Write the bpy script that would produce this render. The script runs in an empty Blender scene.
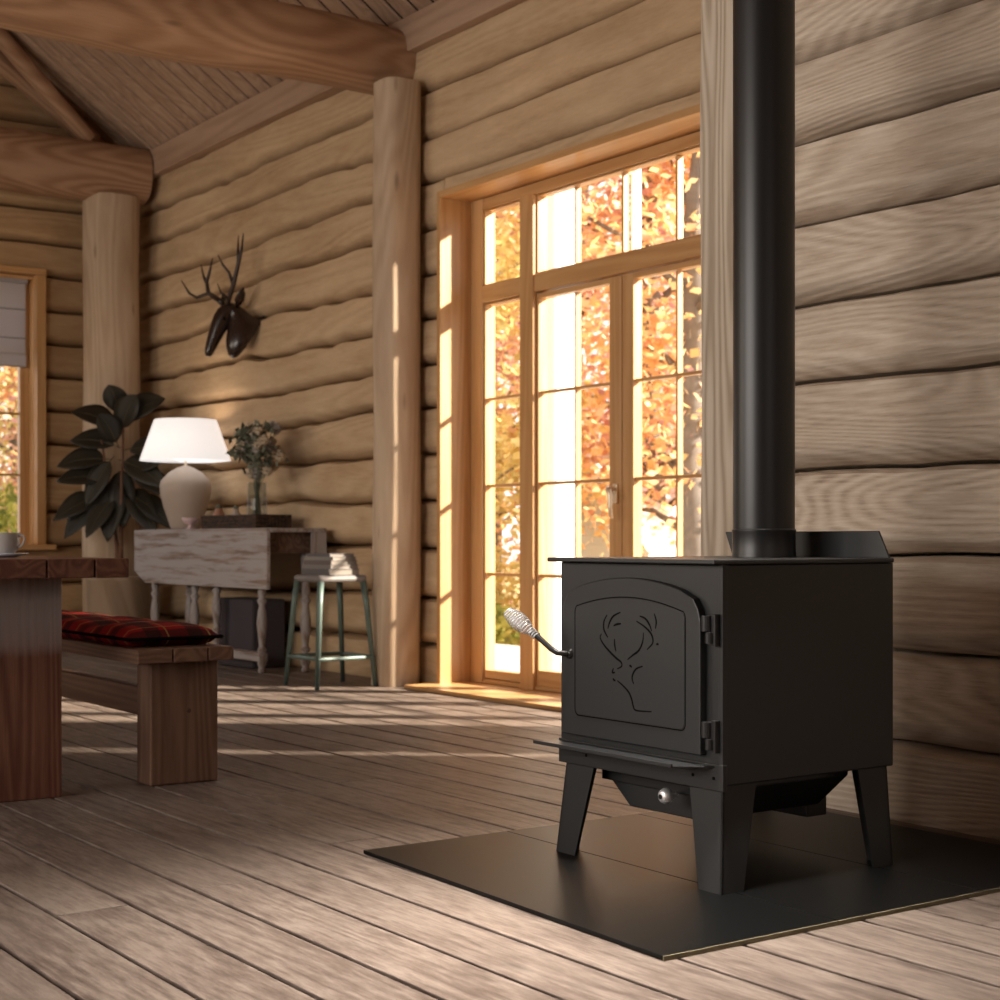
import bpy, bmesh, math, random
from mathutils import Vector, Matrix, noise
random.seed(7)
C = bpy.context.scene
COL = C.collection
PI = math.pi

# ------------------------------------------------------------------ camera
cam = bpy.data.cameras.new('camera')
camo = bpy.data.objects.new('camera', cam); COL.objects.link(camo)
camo.location = (0, 0, 0.82)
camo.rotation_euler = (PI/2, 0, -math.atan2(1100, 1555.6))
cam.sensor_width = 36; cam.lens = 1555.6/1000*36
cam.shift_y = 0.04
cam.dof.use_dof = True; cam.dof.focus_distance = 3.75; cam.dof.aperture_fstop = 6.5
cam.clip_end = 300
C.camera = camo
# ------------------------------------------------------------------ colour
C.view_settings.view_transform = 'Standard'; C.view_settings.look = 'None'
C.view_settings.gamma = 1; C.view_settings.use_curve_mapping = False
C.view_settings.exposure = 0.0
# ------------------------------------------------------------------ world, sun, area lights
w = bpy.data.worlds.new('sky'); C.world = w; w.use_nodes = True
bg = w.node_tree.nodes['Background']
bg.inputs[0].default_value = (0.90, 0.95, 1.0, 1); bg.inputs[1].default_value = 2.0
def light(name, kind, loc, rot, energy, color, **k):
    l = bpy.data.lights.new(name, kind); l.energy = energy; l.color = color
    for a, b in k.items(): setattr(l, a, b)
    o = bpy.data.objects.new(name, l); COL.objects.link(o); o.location = loc; o.rotation_euler = rot
    return o
def aim(o, d): o.rotation_euler = Vector(d).to_track_quat('-Z', 'Y').to_euler()
SUN_DIR = Vector((-0.76*0.9, 0.65*0.9, -0.43)).normalized()
sun = light('sun', 'SUN', (8, -8, 9), (0, 0, 0), 22.0, (1, 0.87, 0.70), angle=math.radians(2.5)); aim(sun, SUN_DIR)
# unseen left and back windows as area lights, without openings, plus added fills
kl = light('unseen_window_daylight_left', 'AREA', (-2.9, 3.9, 1.9), (0, 0, 0), 185, (1, 0.92, 0.84), shape='RECTANGLE', size=3.6, size_y=1.8); aim(kl, (1, 0, 0))
kf = light('added_fill_far_left', 'AREA', (-2.9, 8.9, 2.0), (0, 0, 0), 100, (1, 0.87, 0.72), shape='RECTANGLE', size=3.2, size_y=1.8); aim(kf, (1, 0.05, 0.1))  # added fill to brighten the far left logs; no window is built here
kb = light('unseen_window_daylight_back', 'AREA', (0.2, -2.9, 1.9), (0, 0, 0), 9, (1, 0.93, 0.86), shape='RECTANGLE', size=3.0, size_y=1.6); aim(kb, (0, 1, 0))
ks = light('added_overhead_pool', 'AREA', (1.9, 2.5, 5.2), (0, 0, 0), 30, (1, 0.93, 0.84), shape='RECTANGLE', size=0.5, size_y=0.5); aim(ks, (0.0, 0.0, -1)); ks.data.spread = math.radians(30)  # added narrow overhead light for the foreground pool; the roof has no opening

# ------------------------------------------------------------------ materials
def newmat(name):
    m = bpy.data.materials.new(name); m.use_nodes = True
    nt = m.node_tree; return m, nt, nt.nodes['Principled BSDF']
def L(nt, a, b): nt.links.new(a, b)
def N(nt, t, **k):
    n = nt.nodes.new(t)
    for a, b in k.items(): setattr(n, a, b)
    return n
def math_(nt, op, a, b=None):
    n = N(nt, 'ShaderNodeMath', operation=op)
    for i, v in enumerate((a, b)):
        if v is None: continue
        if isinstance(v, (int, float)): n.inputs[i].default_value = v
        else: L(nt, v, n.inputs[i])
    return n.outputs[0]
def noise_(nt, vec, scale, sc=(1, 1, 1), detail=3, rough=0.55):
    mp = N(nt, 'ShaderNodeMapping'); mp.inputs['Scale'].default_value = sc
    L(nt, vec, mp.inputs['Vector'])
    n = N(nt, 'ShaderNodeTexNoise'); n.inputs['Scale'].default_value = scale
    n.inputs['Detail'].default_value = detail; n.inputs['Roughness'].default_value = rough
    L(nt, mp.outputs[0], n.inputs['Vector']); return n.outputs['Fac']
def ramp_(nt, fac, stops):
    r = N(nt, 'ShaderNodeValToRGB'); e = r.color_ramp.elements
    e[0].position, e[0].color = stops[0][0], (*stops[0][1], 1)
    e[1].position, e[1].color = stops[-1][0], (*stops[-1][1], 1)
    for p, c in stops[1:-1]:
        x = e.new(p); x.color = (*c, 1)
    L(nt, fac, r.inputs[0]); return r.outputs[0]
def mix_(nt, fac, a, b, mode='MIX'):
    n = N(nt, 'ShaderNodeMix', data_type='RGBA', blend_type=mode)
    if isinstance(fac, (int, float)): n.inputs[0].default_value = fac
    else: L(nt, fac, n.inputs[0])
    for i, v in ((6, a), (7, b)):
        if isinstance(v, tuple): n.inputs[i].default_value = (*v, 1)
        else: L(nt, v, n.inputs[i])
    return n.outputs[2]

def wood(name, dark, mid, light_, rings=16, across=4.5, fibre=0.45, rough=0.7, bump=0.25, vary=0.25, spec=0.3, along=0.7, knots=0.0, whitewash=None, band=0, mottle=0.0, ff=210):
    m, nt, p = newmat(name)
    at = N(nt, 'ShaderNodeAttribute', attribute_name='wood'); v = at.outputs['Vector']
    low = noise_(nt, v, 1, (along, across, across), 1.5, 0.45)
    wob = noise_(nt, v, 1, (3, 26, 26), 2)
    ph = math_(nt, 'ADD', math_(nt, 'MULTIPLY', low, rings*2*PI), math_(nt, 'MULTIPLY', wob, 2.2))
    ring = math_(nt, 'ADD', math_(nt, 'MULTIPLY', math_(nt, 'SINE', ph), 0.5), 0.5)
    fib = noise_(nt, v, 1, (ff/22, ff, ff), 3, 0.65)
    blot = noise_(nt, v, 1, (1.2, 3.5, 3.5), 3, 0.6)
    f = math_(nt, 'ADD', math_(nt, 'MULTIPLY', ring, 1-fibre), math_(nt, 'MULTIPLY', fib, fibre))
    f2 = math_(nt, 'ADD', math_(nt, 'MULTIPLY', f, 1-vary), math_(nt, 'MULTIPLY', blot, vary*1.3))
    if mottle:
        mt = noise_(nt, v, 1, (11, 60, 60), 5, 0.7)
        f2 = math_(nt, 'ADD', f2, math_(nt, 'MULTIPLY', math_(nt, 'SUBTRACT', mt, 0.5), mottle))
    col = ramp_(nt, f2, [(0.12, dark), (0.45, mid), (0.78, light_)])
    big = noise_(nt, v, 1, (0.9, 1.7, 1.7), 2)
    col = mix_(nt, math_(nt, 'MULTIPLY', math_(nt, 'SUBTRACT', big, 0.35), 0.9), col, tuple(c*0.72 for c in mid))
    if knots:
        mp = N(nt, 'ShaderNodeMapping'); mp.inputs['Scale'].default_value = (1.6, 6, 6); L(nt, v, mp.inputs[0])
        vo = N(nt, 'ShaderNodeTexVoronoi'); vo.inputs['Scale'].default_value = 1.0; L(nt, mp.outputs[0], vo.inputs['Vector'])
        kf = ramp_(nt, vo.outputs['Distance'], [(0.03, (1, 1, 1)), (0.11, (0, 0, 0))])
        col = mix_(nt, math_(nt, 'MULTIPLY', kf, knots), col, tuple(c*0.45 for c in dark))
    if whitewash:
        ww = noise_(nt, v, 1, (1.5, 22, 22), 5, 0.7)
        wf = ramp_(nt, ww, [(0.40, (0, 0, 0)), (0.52, (1, 1, 1))])
        col = mix_(nt, wf, col, whitewash)
    L(nt, col, p.inputs['Base Color'])
    p.inputs['Roughness'].default_value = rough; p.inputs['Specular IOR Level'].default_value = spec
    b = N(nt, 'ShaderNodeBump'); b.inputs['Strength'].default_value = bump; b.inputs['Distance'].default_value = 0.004
    L(nt, f, b.inputs['Height']); L(nt, b.outputs[0], p.inputs['Normal'])
    if band:  # pale band by height: a light sheen mixed into the base colour
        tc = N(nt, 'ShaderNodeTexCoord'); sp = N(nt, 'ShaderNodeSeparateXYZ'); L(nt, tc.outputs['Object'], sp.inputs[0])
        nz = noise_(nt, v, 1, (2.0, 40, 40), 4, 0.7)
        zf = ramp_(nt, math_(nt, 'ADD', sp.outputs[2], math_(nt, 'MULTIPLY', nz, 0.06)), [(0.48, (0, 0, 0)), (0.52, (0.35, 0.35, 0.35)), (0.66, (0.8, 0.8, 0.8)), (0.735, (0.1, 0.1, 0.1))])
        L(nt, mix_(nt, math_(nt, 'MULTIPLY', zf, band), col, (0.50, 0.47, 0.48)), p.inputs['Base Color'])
    return m
def plain(name, col, rough=0.5, metal=0.0, spec=0.5, var=0.06, nscale=20, bump=0.0):
    m, nt, p = newmat(name)
    tc = N(nt, 'ShaderNodeTexCoord')
    n = noise_(nt, tc.outputs['Object'], nscale, (1, 1, 1), 3)
    c = mix_(nt, n, tuple(max(0, x*(1-var)) for x in col), tuple(min(1, x*(1+var)) for x in col))
    L(nt, c, p.inputs['Base Color'])
    p.inputs['Roughness'].default_value = rough; p.inputs['Metallic'].default_value = metal
    p.inputs['Specular IOR Level'].default_value = spec
    if bump:
        b = N(nt, 'ShaderNodeBump'); b.inputs['Strength'].default_value = bump; b.inputs['Distance'].default_value = 0.003
        L(nt, n, b.inputs['Height']); L(nt, b.outputs[0], p.inputs['Normal'])
    return m

M = {}
M['log_grey'] = wood('weathered_log', (0.22, 0.16, 0.115), (0.54, 0.435, 0.34), (0.76, 0.66, 0.55), rings=44, across=2.4, fibre=0.72, bump=0.9, vary=0.3, mottle=0.5, ff=115, rough=0.8, along=0.35)
M['log_tan'] = wood('tan_log', (0.30, 0.185, 0.10), (0.50, 0.345, 0.205), (0.64, 0.475, 0.30), rings=16, across=2.6, fibre=0.72, mottle=0.45, bump=0.35, vary=0.5, rough=0.75, along=0.35)
M['log_end'] = wood('honey_log', (0.24, 0.13, 0.06), (0.42, 0.26, 0.13), (0.56, 0.38, 0.21), rings=14, across=2.6, fibre=0.72, mottle=0.45, bump=0.35, vary=0.5, rough=0.75, along=0.35)
M['post'] = wood('peeled_log_post', (0.30, 0.19, 0.12), (0.48, 0.35, 0.24), (0.60, 0.47, 0.34), rings=16, across=3, fibre=0.65, bump=0.35, vary=0.4, rough=0.7, knots=0.5, along=0.35)
M['post_grey'] = wood('pale_grained_post', (0.27, 0.20, 0.145), (0.52, 0.43, 0.33), (0.66, 0.57, 0.47), rings=16, across=5, fibre=0.4, bump=0.7, vary=0.2, rough=0.75, along=0.4)
M['beam'] = wood('brown_log_beam', (0.17, 0.085, 0.045), (0.35, 0.20, 0.115), (0.50, 0.32, 0.20), rings=24, across=2.2, fibre=0.55, bump=0.5, vary=0.4, rough=0.65, knots=0.5, along=0.4)
M['ceil'] = wood('ceiling_board', (0.24, 0.14, 0.09), (0.38, 0.25, 0.17), (0.50, 0.345, 0.24), rings=8, across=5, fibre=0.65, bump=0.2, vary=0.35, rough=0.7, along=0.3)
M['floor'] = wood('floor_board', (0.038, 0.025, 0.019), (0.126, 0.093, 0.076), (0.245, 0.195, 0.163), rings=14, across=5, fibre=0.72, bump=0.6, vary=0.5, mottle=1.2, ff=130, knots=0.6, rough=0.5, spec=0.35, along=0.35)
M['frame'] = wood('golden_pine_frame', (0.38, 0.19, 0.07), (0.52, 0.28, 0.11), (0.62, 0.37, 0.17), rings=8, across=7, fibre=0.6, bump=0.15, vary=0.3, rough=0.4, spec=0.5, along=0.3)
M['table'] = wood('red_brown_table_wood', (0.035, 0.012, 0.008), (0.11, 0.040, 0.025), (0.21, 0.095, 0.06), rings=16, across=7, fibre=0.6, bump=0.2, vary=0.3, rough=0.35, spec=0.5, along=0.25)
M['table_leg'] = wood('red_brown_leg_wood_with_painted_sheen', (0.045, 0.015, 0.009), (0.13, 0.048, 0.030), (0.24, 0.11, 0.07), rings=16, across=7, fibre=0.6, bump=0.2, vary=0.3, rough=0.35, spec=0.5, along=0.25, band=1.0)  # whitish sheen near the leg top is painted into the colour
M['bench'] = wood('brown_bench_wood', (0.06, 0.028, 0.018), (0.15, 0.078, 0.050), (0.26, 0.15, 0.10), rings=16, across=6, fibre=0.6, bump=0.25, vary=0.4, rough=0.45, spec=0.45, knots=0.5, along=0.3)
M['console'] = wood('whitewashed_wood', (0.13, 0.085, 0.065), (0.21, 0.15, 0.12), (0.30, 0.22, 0.18), rings=8, across=9, fibre=0.5, bump=0.3, vary=0.3, rough=0.7, whitewash=(0.37, 0.34, 0.335))
M['console_dark'] = wood('dark_console_wood', (0.06, 0.035, 0.025), (0.12, 0.07, 0.05), (0.17, 0.11, 0.08), rings=8, across=9, rough=0.6)
M['black'] = plain('matte_black_steel', (0.0195, 0.0205, 0.022), 0.42, 0.0, 0.5, 0.04, 60)
M['black_pipe'] = plain('black_pipe_enamel', (0.014, 0.014, 0.015), 0.36, 0.0, 0.5, 0.03, 60)
M['groove'] = plain('black_painted_engraving_shadow', (0.002, 0.002, 0.002), 0.8, 0, 0.1)
M['pad'] = plain('black_hearth_slab', (0.0035, 0.0036, 0.0037), 0.42, 0, 0.14, 0.1, 90)
M['pad_edge'] = plain('slab_edge', (0.16, 0.14, 0.09), 0.6, 0, 0.3, 0.25, 30)
M['chrome'] = plain('polished_steel', (0.92, 0.92, 0.94), 0.45, 0.75)
M['brass'] = plain('pale_brass', (0.85, 0.72, 0.55), 0.4, 0.6)
M['dark_plate'] = plain('aged_bronze', (0.16, 0.08, 0.04), 0.45, 0.6)
M['ceramic'] = plain('beige_ceramic', (0.44, 0.36, 0.30), 0.55, 0, 0.4, 0.08, 9, 0.1)
M['cup'] = plain('grey_ceramic', (0.36, 0.33, 0.31), 0.4)
M['saucer'] = plain('pale_glazed_saucer', (0.62, 0.66, 0.74), 0.15)
M['pink'] = plain('pale_pink_glaze', (0.60, 0.45, 0.46), 0.35)
M['copper'] = plain('copper', (0.45, 0.25, 0.18), 0.35, 0.5)
M['stool'] = plain('green_painted_steel', (0.10, 0.145, 0.13), 0.45, 0.2, 0.5, 0.25, 14)
M['stool_seat'] = plain('worn_grey_seat_paint', (0.17, 0.155, 0.15), 0.5, 0.1, 0.5, 0.35, 14)
M['box'] = plain('dark_grey_fabric', (0.055, 0.045, 0.055), 0.9)
M['deer'] = plain('dark_carved_wood', (0.028, 0.014, 0.010), 0.25, 0, 0.6, 0.3, 12, 0.15)
M['antler'] = plain('dark_antler', (0.045, 0.028, 0.022), 0.45, 0, 0.5, 0.3, 20)
M['leaf_dark'] = plain('dark_green_leaf', (0.026, 0.022, 0.014), 0.5, 0, 0.35, 0.35, 6)
M['leaf_vein'] = plain('leaf_midrib', (0.07, 0.06, 0.03), 0.5)
M['stem'] = plain('woody_stem', (0.16, 0.08, 0.05), 0.7, 0, 0.3, 0.3, 30)
M['pot'] = wood('tan_planter', (0.20, 0.13, 0.08), (0.29, 0.20, 0.13), (0.36, 0.26, 0.18), rings=4, across=4, rough=0.7)
M['soil'] = plain('potting_soil', (0.03, 0.02, 0.015), 0.95)
M['petal'] = plain('cream_petals', (0.52, 0.43, 0.32), 0.8, 0, 0.2, 0.2, 40)
M['petal_grey'] = plain('dusty_petals', (0.32, 0.29, 0.27), 0.8, 0, 0.2, 0.3, 40)
M['sage'] = plain('sage_leaf', (0.15, 0.165, 0.12), 0.6, 0, 0.3, 0.35, 20)
M['paper'] = plain('book_pages', (0.20, 0.175, 0.15), 0.8)
M['rope_blind'] = plain('blind_bar', (0.35, 0.33, 0.34), 0.8)
M['white_paint'] = plain('white_paint', (0.82, 0.82, 0.80), 0.6)
M['shed_roof'] = plain('white_roof', (0.80, 0.80, 0.80), 0.6)
M['shed_dark'] = plain('shed_grey_siding', (0.25, 0.26, 0.28), 0.7)
M['bark'] = plain('grey_bark', (0.17, 0.15, 0.135), 0.9, 0, 0.2, 0.45, 8, 0.5)
M['deck'] = wood('porch_boards', (0.40, 0.36, 0.32), (0.52, 0.48, 0.44), (0.62, 0.58, 0.54), rough=0.7)
M['litter'] = plain('leaf_litter', (0.36, 0.26, 0.12), 0.9, 0, 0.2, 0.5, 3)
def spines(i, c): M['book%d' % i] = plain('book_cover_%s' % 'abcdef'[i], c, 0.6)
for i, c in enumerate([(0.10, 0.09, 0.09), (0.17, 0.155, 0.145), (0.12, 0.095, 0.09), (0.20, 0.185, 0.165), (0.10, 0.09, 0.095)]): spines(i, c)

def mk_glass(name, refl=0.06, tint=(1, 1, 1)):
    m, nt, p = newmat(name); nt.nodes.remove(p)
    tr = N(nt, 'ShaderNodeBsdfTransparent'); tr.inputs[0].default_value = (*tint, 1)
    gl = N(nt, 'ShaderNodeBsdfGlossy'); gl.inputs['Roughness'].default_value = 0.02
    ge = N(nt, 'ShaderNodeNewGeometry'); dt = N(nt, 'ShaderNodeVectorMath', operation='DOT_PRODUCT')
    L(nt, ge.outputs['Incoming'], dt.inputs[0]); L(nt, ge.outputs['Normal'], dt.inputs[1])
    q = math_(nt, 'SUBTRACT', 1.0, math_(nt, 'ABSOLUTE', dt.outputs['Value']))
    fr = math_(nt, 'ADD', math_(nt, 'MULTIPLY', math_(nt, 'POWER', q, 5.0), 0.9), 0.02)
    mx = N(nt, 'ShaderNodeMixShader'); L(nt, fr, mx.inputs[0]); L(nt, tr.outputs[0], mx.inputs[1]); L(nt, gl.outputs[0], mx.inputs[2])
    L(nt, mx.outputs[0], nt.nodes['Material Output'].inputs[0]); return m
M['glass'] = mk_glass('window_glass'); M['vase_glass'] = mk_glass('vase_glass', tint=(0.86, 0.88, 0.88))
def mk_shade(name, col, emit, strength):
    m, nt, p = newmat(name)
    tc = N(nt, 'ShaderNodeTexCoord'); n = noise_(nt, tc.outputs['Object'], 60, (1, 1, 6), 2)
    L(nt, mix_(nt, n, tuple(c*0.95 for c in col), col), p.inputs['Base Color'])
    p.inputs['Roughness'].default_value = 0.9
    p.inputs['Emission Color'].default_value = (*emit, 1); p.inputs['Emission Strength'].default_value = strength
    return m
M['shade'] = mk_shade('lit_fabric_lamp_shade', (0.85, 0.82, 0.80), (1, 0.94, 0.90), 0.75)
M['blind'] = mk_shade('pale_linen_blind', (0.62, 0.59, 0.60), (1, 1, 1), 0.0)
def mk_blind():
    m = M['blind']; nt = m.node_tree; p = nt.nodes['Principled BSDF']
    tl = N(nt, 'ShaderNodeBsdfTranslucent'); tl.inputs[0].default_value = (0.62, 0.60, 0.62, 1)
    mx = N(nt, 'ShaderNodeMixShader'); mx.inputs[0].default_value = 0.4
    L(nt, p.outputs[0], mx.inputs[1]); L(nt, tl.outputs[0], mx.inputs[2]); L(nt, mx.outputs[0], nt.nodes['Material Output'].inputs[0])
mk_blind()
def mk_leaf(name, stops):
    m, nt, p = newmat(name); nt.nodes.remove(p)
    at = N(nt, 'ShaderNodeAttribute', attribute_name='wood')
    sp = N(nt, 'ShaderNodeSeparateXYZ'); L(nt, at.outputs['Vector'], sp.inputs[0])
    c = ramp_(nt, sp.outputs[0], stops)
    d = N(nt, 'ShaderNodeBsdfDiffuse'); t = N(nt, 'ShaderNodeBsdfTranslucent'); L(nt, c, d.inputs[0]); L(nt, c, t.inputs[0])
    mx = N(nt, 'ShaderNodeMixShader'); mx.inputs[0].default_value = 0.5
    L(nt, d.outputs[0], mx.inputs[1]); L(nt, t.outputs[0], mx.inputs[2]); L(nt, mx.outputs[0], nt.nodes['Material Output'].inputs[0])
    return m
M['fol_orange'] = mk_leaf('orange_foliage', [(0, (0.60, 0.30, 0.20)), (0.35, (0.80, 0.48, 0.26)), (0.7, (0.86, 0.66, 0.32)), (1, (0.90, 0.80, 0.52))])
M['fol_yellow'] = mk_leaf('yellow_foliage', [(0, (0.62, 0.50, 0.22)), (0.4, (0.84, 0.70, 0.30)), (0.75, (0.88, 0.80, 0.42)), (1, (0.70, 0.72, 0.36))])
M['fol_red'] = mk_leaf('red_foliage', [(0, (0.50, 0.28, 0.30)), (0.4, (0.72, 0.43, 0.38)), (0.75, (0.84, 0.58, 0.46)), (1, (0.88, 0.74, 0.52))])
M['fol_green'] = mk_leaf('olive_green_foliage', [(0, (0.16, 0.18, 0.05)), (0.5, (0.34, 0.36, 0.08)), (0.8, (0.55, 0.50, 0.12)), (1, (0.80, 0.68, 0.2))])
def mk_plaid():
    m, nt, p = newmat('red_black_plaid')
    tc = N(nt, 'ShaderNodeTexCoord'); sp = N(nt, 'ShaderNodeSeparateXYZ'); L(nt, tc.outputs['Object'], sp.inputs[0])
    def band(o, per, off, wd):
        x = math_(nt, 'MODULO', math_(nt, 'ADD', o, 10+off), per)
        return math_(nt, 'LESS_THAN', x, wd)
    dk = None
    X, Y = sp.outputs[0], sp.outputs[1]
    kx = band(X, 0.15, 0.0, 0.055); ky = band(Y, 0.15, 0.02, 0.055)
    c = mix_(nt, math_(nt, 'MULTIPLY', kx, 0.72), (0.33, 0.008, 0.010), (0.012, 0.006, 0.006))
    c = mix_(nt, math_(nt, 'MULTIPLY', ky, 0.72), c, (0.012, 0.006, 0.006))
    yl = math_(nt, 'MAXIMUM', band(X, 0.15, 0.075, 0.005), band(Y, 0.15, 0.095, 0.005))
    c = mix_(nt, math_(nt, 'MULTIPLY', yl, 0.8), c, (0.42, 0.28, 0.08))
    L(nt, c, p.inputs['Base Color']); p.inputs['Roughness'].default_value = 0.9
    p.inputs['Specular IOR Level'].default_value = 0.2
    return m
M['plaid'] = mk_plaid()
def mk_wicker():
    m, nt, p = newmat('dark_wicker')
    tc = N(nt, 'ShaderNodeTexCoord')
    n = noise_(nt, tc.outputs['Object'], 1, (30, 30, 90), 2)
    L(nt, ramp_(nt, n, [(0.35, (0.015, 0.008, 0.005)), (0.7, (0.10, 0.055, 0.035))]), p.inputs['Base Color'])
    p.inputs['Roughness'].default_value = 0.7; return m
M['wicker'] = mk_wicker()

# ------------------------------------------------------------------ mesh helpers
class MB:
    def __init__(s): s.v = []; s.f = []; s.w = []
    def add(s, vs, fs, ws):
        b = len(s.v); s.v += [tuple(x) for x in vs]; s.w += [tuple(x) for x in ws]
        s.f += [tuple(i+b for i in q) for q in fs]
    def hexa(s, p, ax=2):
        """8 corners: bottom 4 ccw, top 4 ccw; ax = grain axis"""
        r = [random.uniform(0, 40) for _ in range(3)]
        ws = []
        for q in p:
            o = [q[ax], q[(ax+1) % 3], q[(ax+2) % 3]]
            ws.append([o[i]+r[i] for i in range(3)])
        s.add(p, [(3, 2, 1, 0), (4, 5, 6, 7), (0, 1, 5, 4), (1, 2, 6, 5), (2, 3, 7, 6), (3, 0, 4, 7)], ws)
    def box(s, x0, x1, y0, y1, z0, z1, ax=2):
        s.hexa([(x0, y0, z0), (x1, y0, z0), (x1, y1, z0), (x0, y1, z0), (x0, y0, z1), (x1, y0, z1), (x1, y1, z1), (x0, y1, z1)], ax)
    def prism(s, poly, x0, x1, axis=0, ax=2):
        """poly of 2-D points extruded along axis (0: pts are (y,z); 1: (x,z); 2: (x,y))"""
        n = len(poly); vs = []
        for e in (x0, x1):
            for a, b in poly:
                vs.append((e, a, b) if axis == 0 else (a, e, b) if axis == 1 else (a, b, e))
        fs = [tuple(range(n)), tuple(range(2*n-1, n-1, -1))] + [(i, i+n, (i+1) % n+n, (i+1) % n) for i in range(n)]
        r = [random.uniform(0, 40) for _ in range(3)]
        s.add(vs, fs, [[q[(ax+i) % 3]+r[i] for i in range(3)] for q in vs])
    def tube(s, pts, rad, seg=10, flat=None):
        pts = [Vector(p) for p in pts]; n = len(pts)
        if isinstance(rad, (int, float)): rad = [rad]*n
        r0 = random.uniform(0, 40); up = None; vs = []; ws = []; al = 0
        for i, p in enumerate(pts):
            t = (pts[min(i+1, n-1)]-pts[max(i-1, 0)]).normalized()
            if up is None:
                up = Vector((0, 0, 1)) if abs(t.z) < 0.9 else Vector((1, 0, 0))
            a = t.cross(up).normalized(); b = a.cross(t).normalized(); up = b
            if i: al += (p-pts[i-1]).length
            rr = rad[i]; rx, ry = (rr if isinstance(rr, tuple) else (rr, rr))
            for k in range(seg):
                th = 2*PI*k/seg
                vs.append(p+a*math.cos(th)*rx+b*math.sin(th)*ry)
                ws.append((al+r0, th*rx*0.6+r0, rx*math.cos(th)))
        fs = []
        for i in range(n-1):
            for k in range(seg):
                k2 = (k+1) % seg
                fs.append((i*seg+k, i*seg+k2, (i+1)*seg+k2, (i+1)*seg+k))
        fs.append(tuple(range(seg-1, -1, -1))); fs.append(tuple((n-1)*seg+k for k in range(seg)))
        s.add(vs, fs, ws)
    def lathe(s, prof, c, seg=28, facet=None):
        vs = []; ws = []; n = len(prof)
        for r, z in prof:
            for k in range(seg):
                th = 2*PI*k/seg
                vs.append((c[0]+r*math.cos(th), c[1]+r*math.sin(th), c[2]+z)); ws.append((z, th*r, r))
        fs = []
        for i in range(n-1):
            for k in range(seg):
                k2 = (k+1) % seg; fs.append((i*seg+k, i*seg+k2, (i+1)*seg+k2, (i+1)*seg+k))
        if prof[0][0] > 1e-5: fs.append(tuple(range(seg-1, -1, -1)))
        if prof[-1][0] > 1e-5: fs.append(tuple((n-1)*seg+k for k in range(seg)))
        s.add(vs, fs, ws)
    def blob(s, c, r, sub=2, lump=0.0, sc=(1, 1, 1), lf=3):
        bm = bmesh.new(); bmesh.ops.create_icosphere(bm, subdivisions=sub, radius=1)
        vs = []
        o = Vector((random.random()*9, random.random()*9, 0))
        for v in bm.verts:
            k = 1+lump*noise.noise(v.co*lf+o)
            vs.append((c[0]+v.co.x*r*k*sc[0], c[1]+v.co.y*r*k*sc[1], c[2]+v.co.z*r*k*sc[2]))
        s.add(vs, [tuple(x.index for x in f.verts) for f in bm.faces], [(random.random(), 0, 0)]*len(vs)); bm.free()
    def build(s, name, mat, parent=None, smooth=False, bevel=0, sub=0, seg=2, fix=True):
        me = bpy.data.meshes.new(name)
        off = Vector((0, 0, 0)); q = parent
        while q is not None: off += Vector(q.location); q = q.parent
        me.from_pydata([(a-off.x, b-off.y, c-off.z) for a, b, c in s.v], [], s.f)
        at = me.attributes.new('wood', 'FLOAT_VECTOR', 'POINT')
        at.data.foreach_set('vector', [x for t in s.w for x in t])
        if fix:
            bm = bmesh.new(); bm.from_mesh(me); bmesh.ops.recalc_face_normals(bm, faces=bm.faces); bm.to_mesh(me); bm.free()
        mats = mat if isinstance(mat, list) else [mat]
        for x in mats: me.materials.append(x)
        if smooth: me.shade_smooth()
        o = bpy.data.objects.new(name, me); COL.objects.link(o)
        if parent: o.parent = parent
        if sub:
            md = o.modifiers.new('sub', 'SUBSURF'); md.levels = md.render_levels = sub
        if bevel:
            md = o.modifiers.new('bev', 'BEVEL'); md.width = bevel; md.segments = seg; md.limit_method = 'ANGLE'; md.angle_limit = math.radians(40)
        return o
def tag(o, label, cat, group=None):
    o['label'] = label; o['category'] = cat
    if group: o['group'] = group
    return o
def thing(name, loc, label=None, cat=None, group=None):
    o = bpy.data.objects.new(name, None); COL.objects.link(o); o.location = loc; o.empty_display_size = 0.1
    if label: tag(o, label, cat, group)
    return o
def struct(o): o['kind'] = 'structure'; return o
def smooth_angle(o, ang=40):
    bm = bmesh.new(); bm.from_mesh(o.data)
    for e in bm.edges:
        if len(e.link_faces) == 2 and e.calc_face_angle(0) > math.radians(ang): e.smooth = False
    for f in bm.faces: f.smooth = True
    bm.to_mesh(o.data); bm.free(); return o

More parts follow.
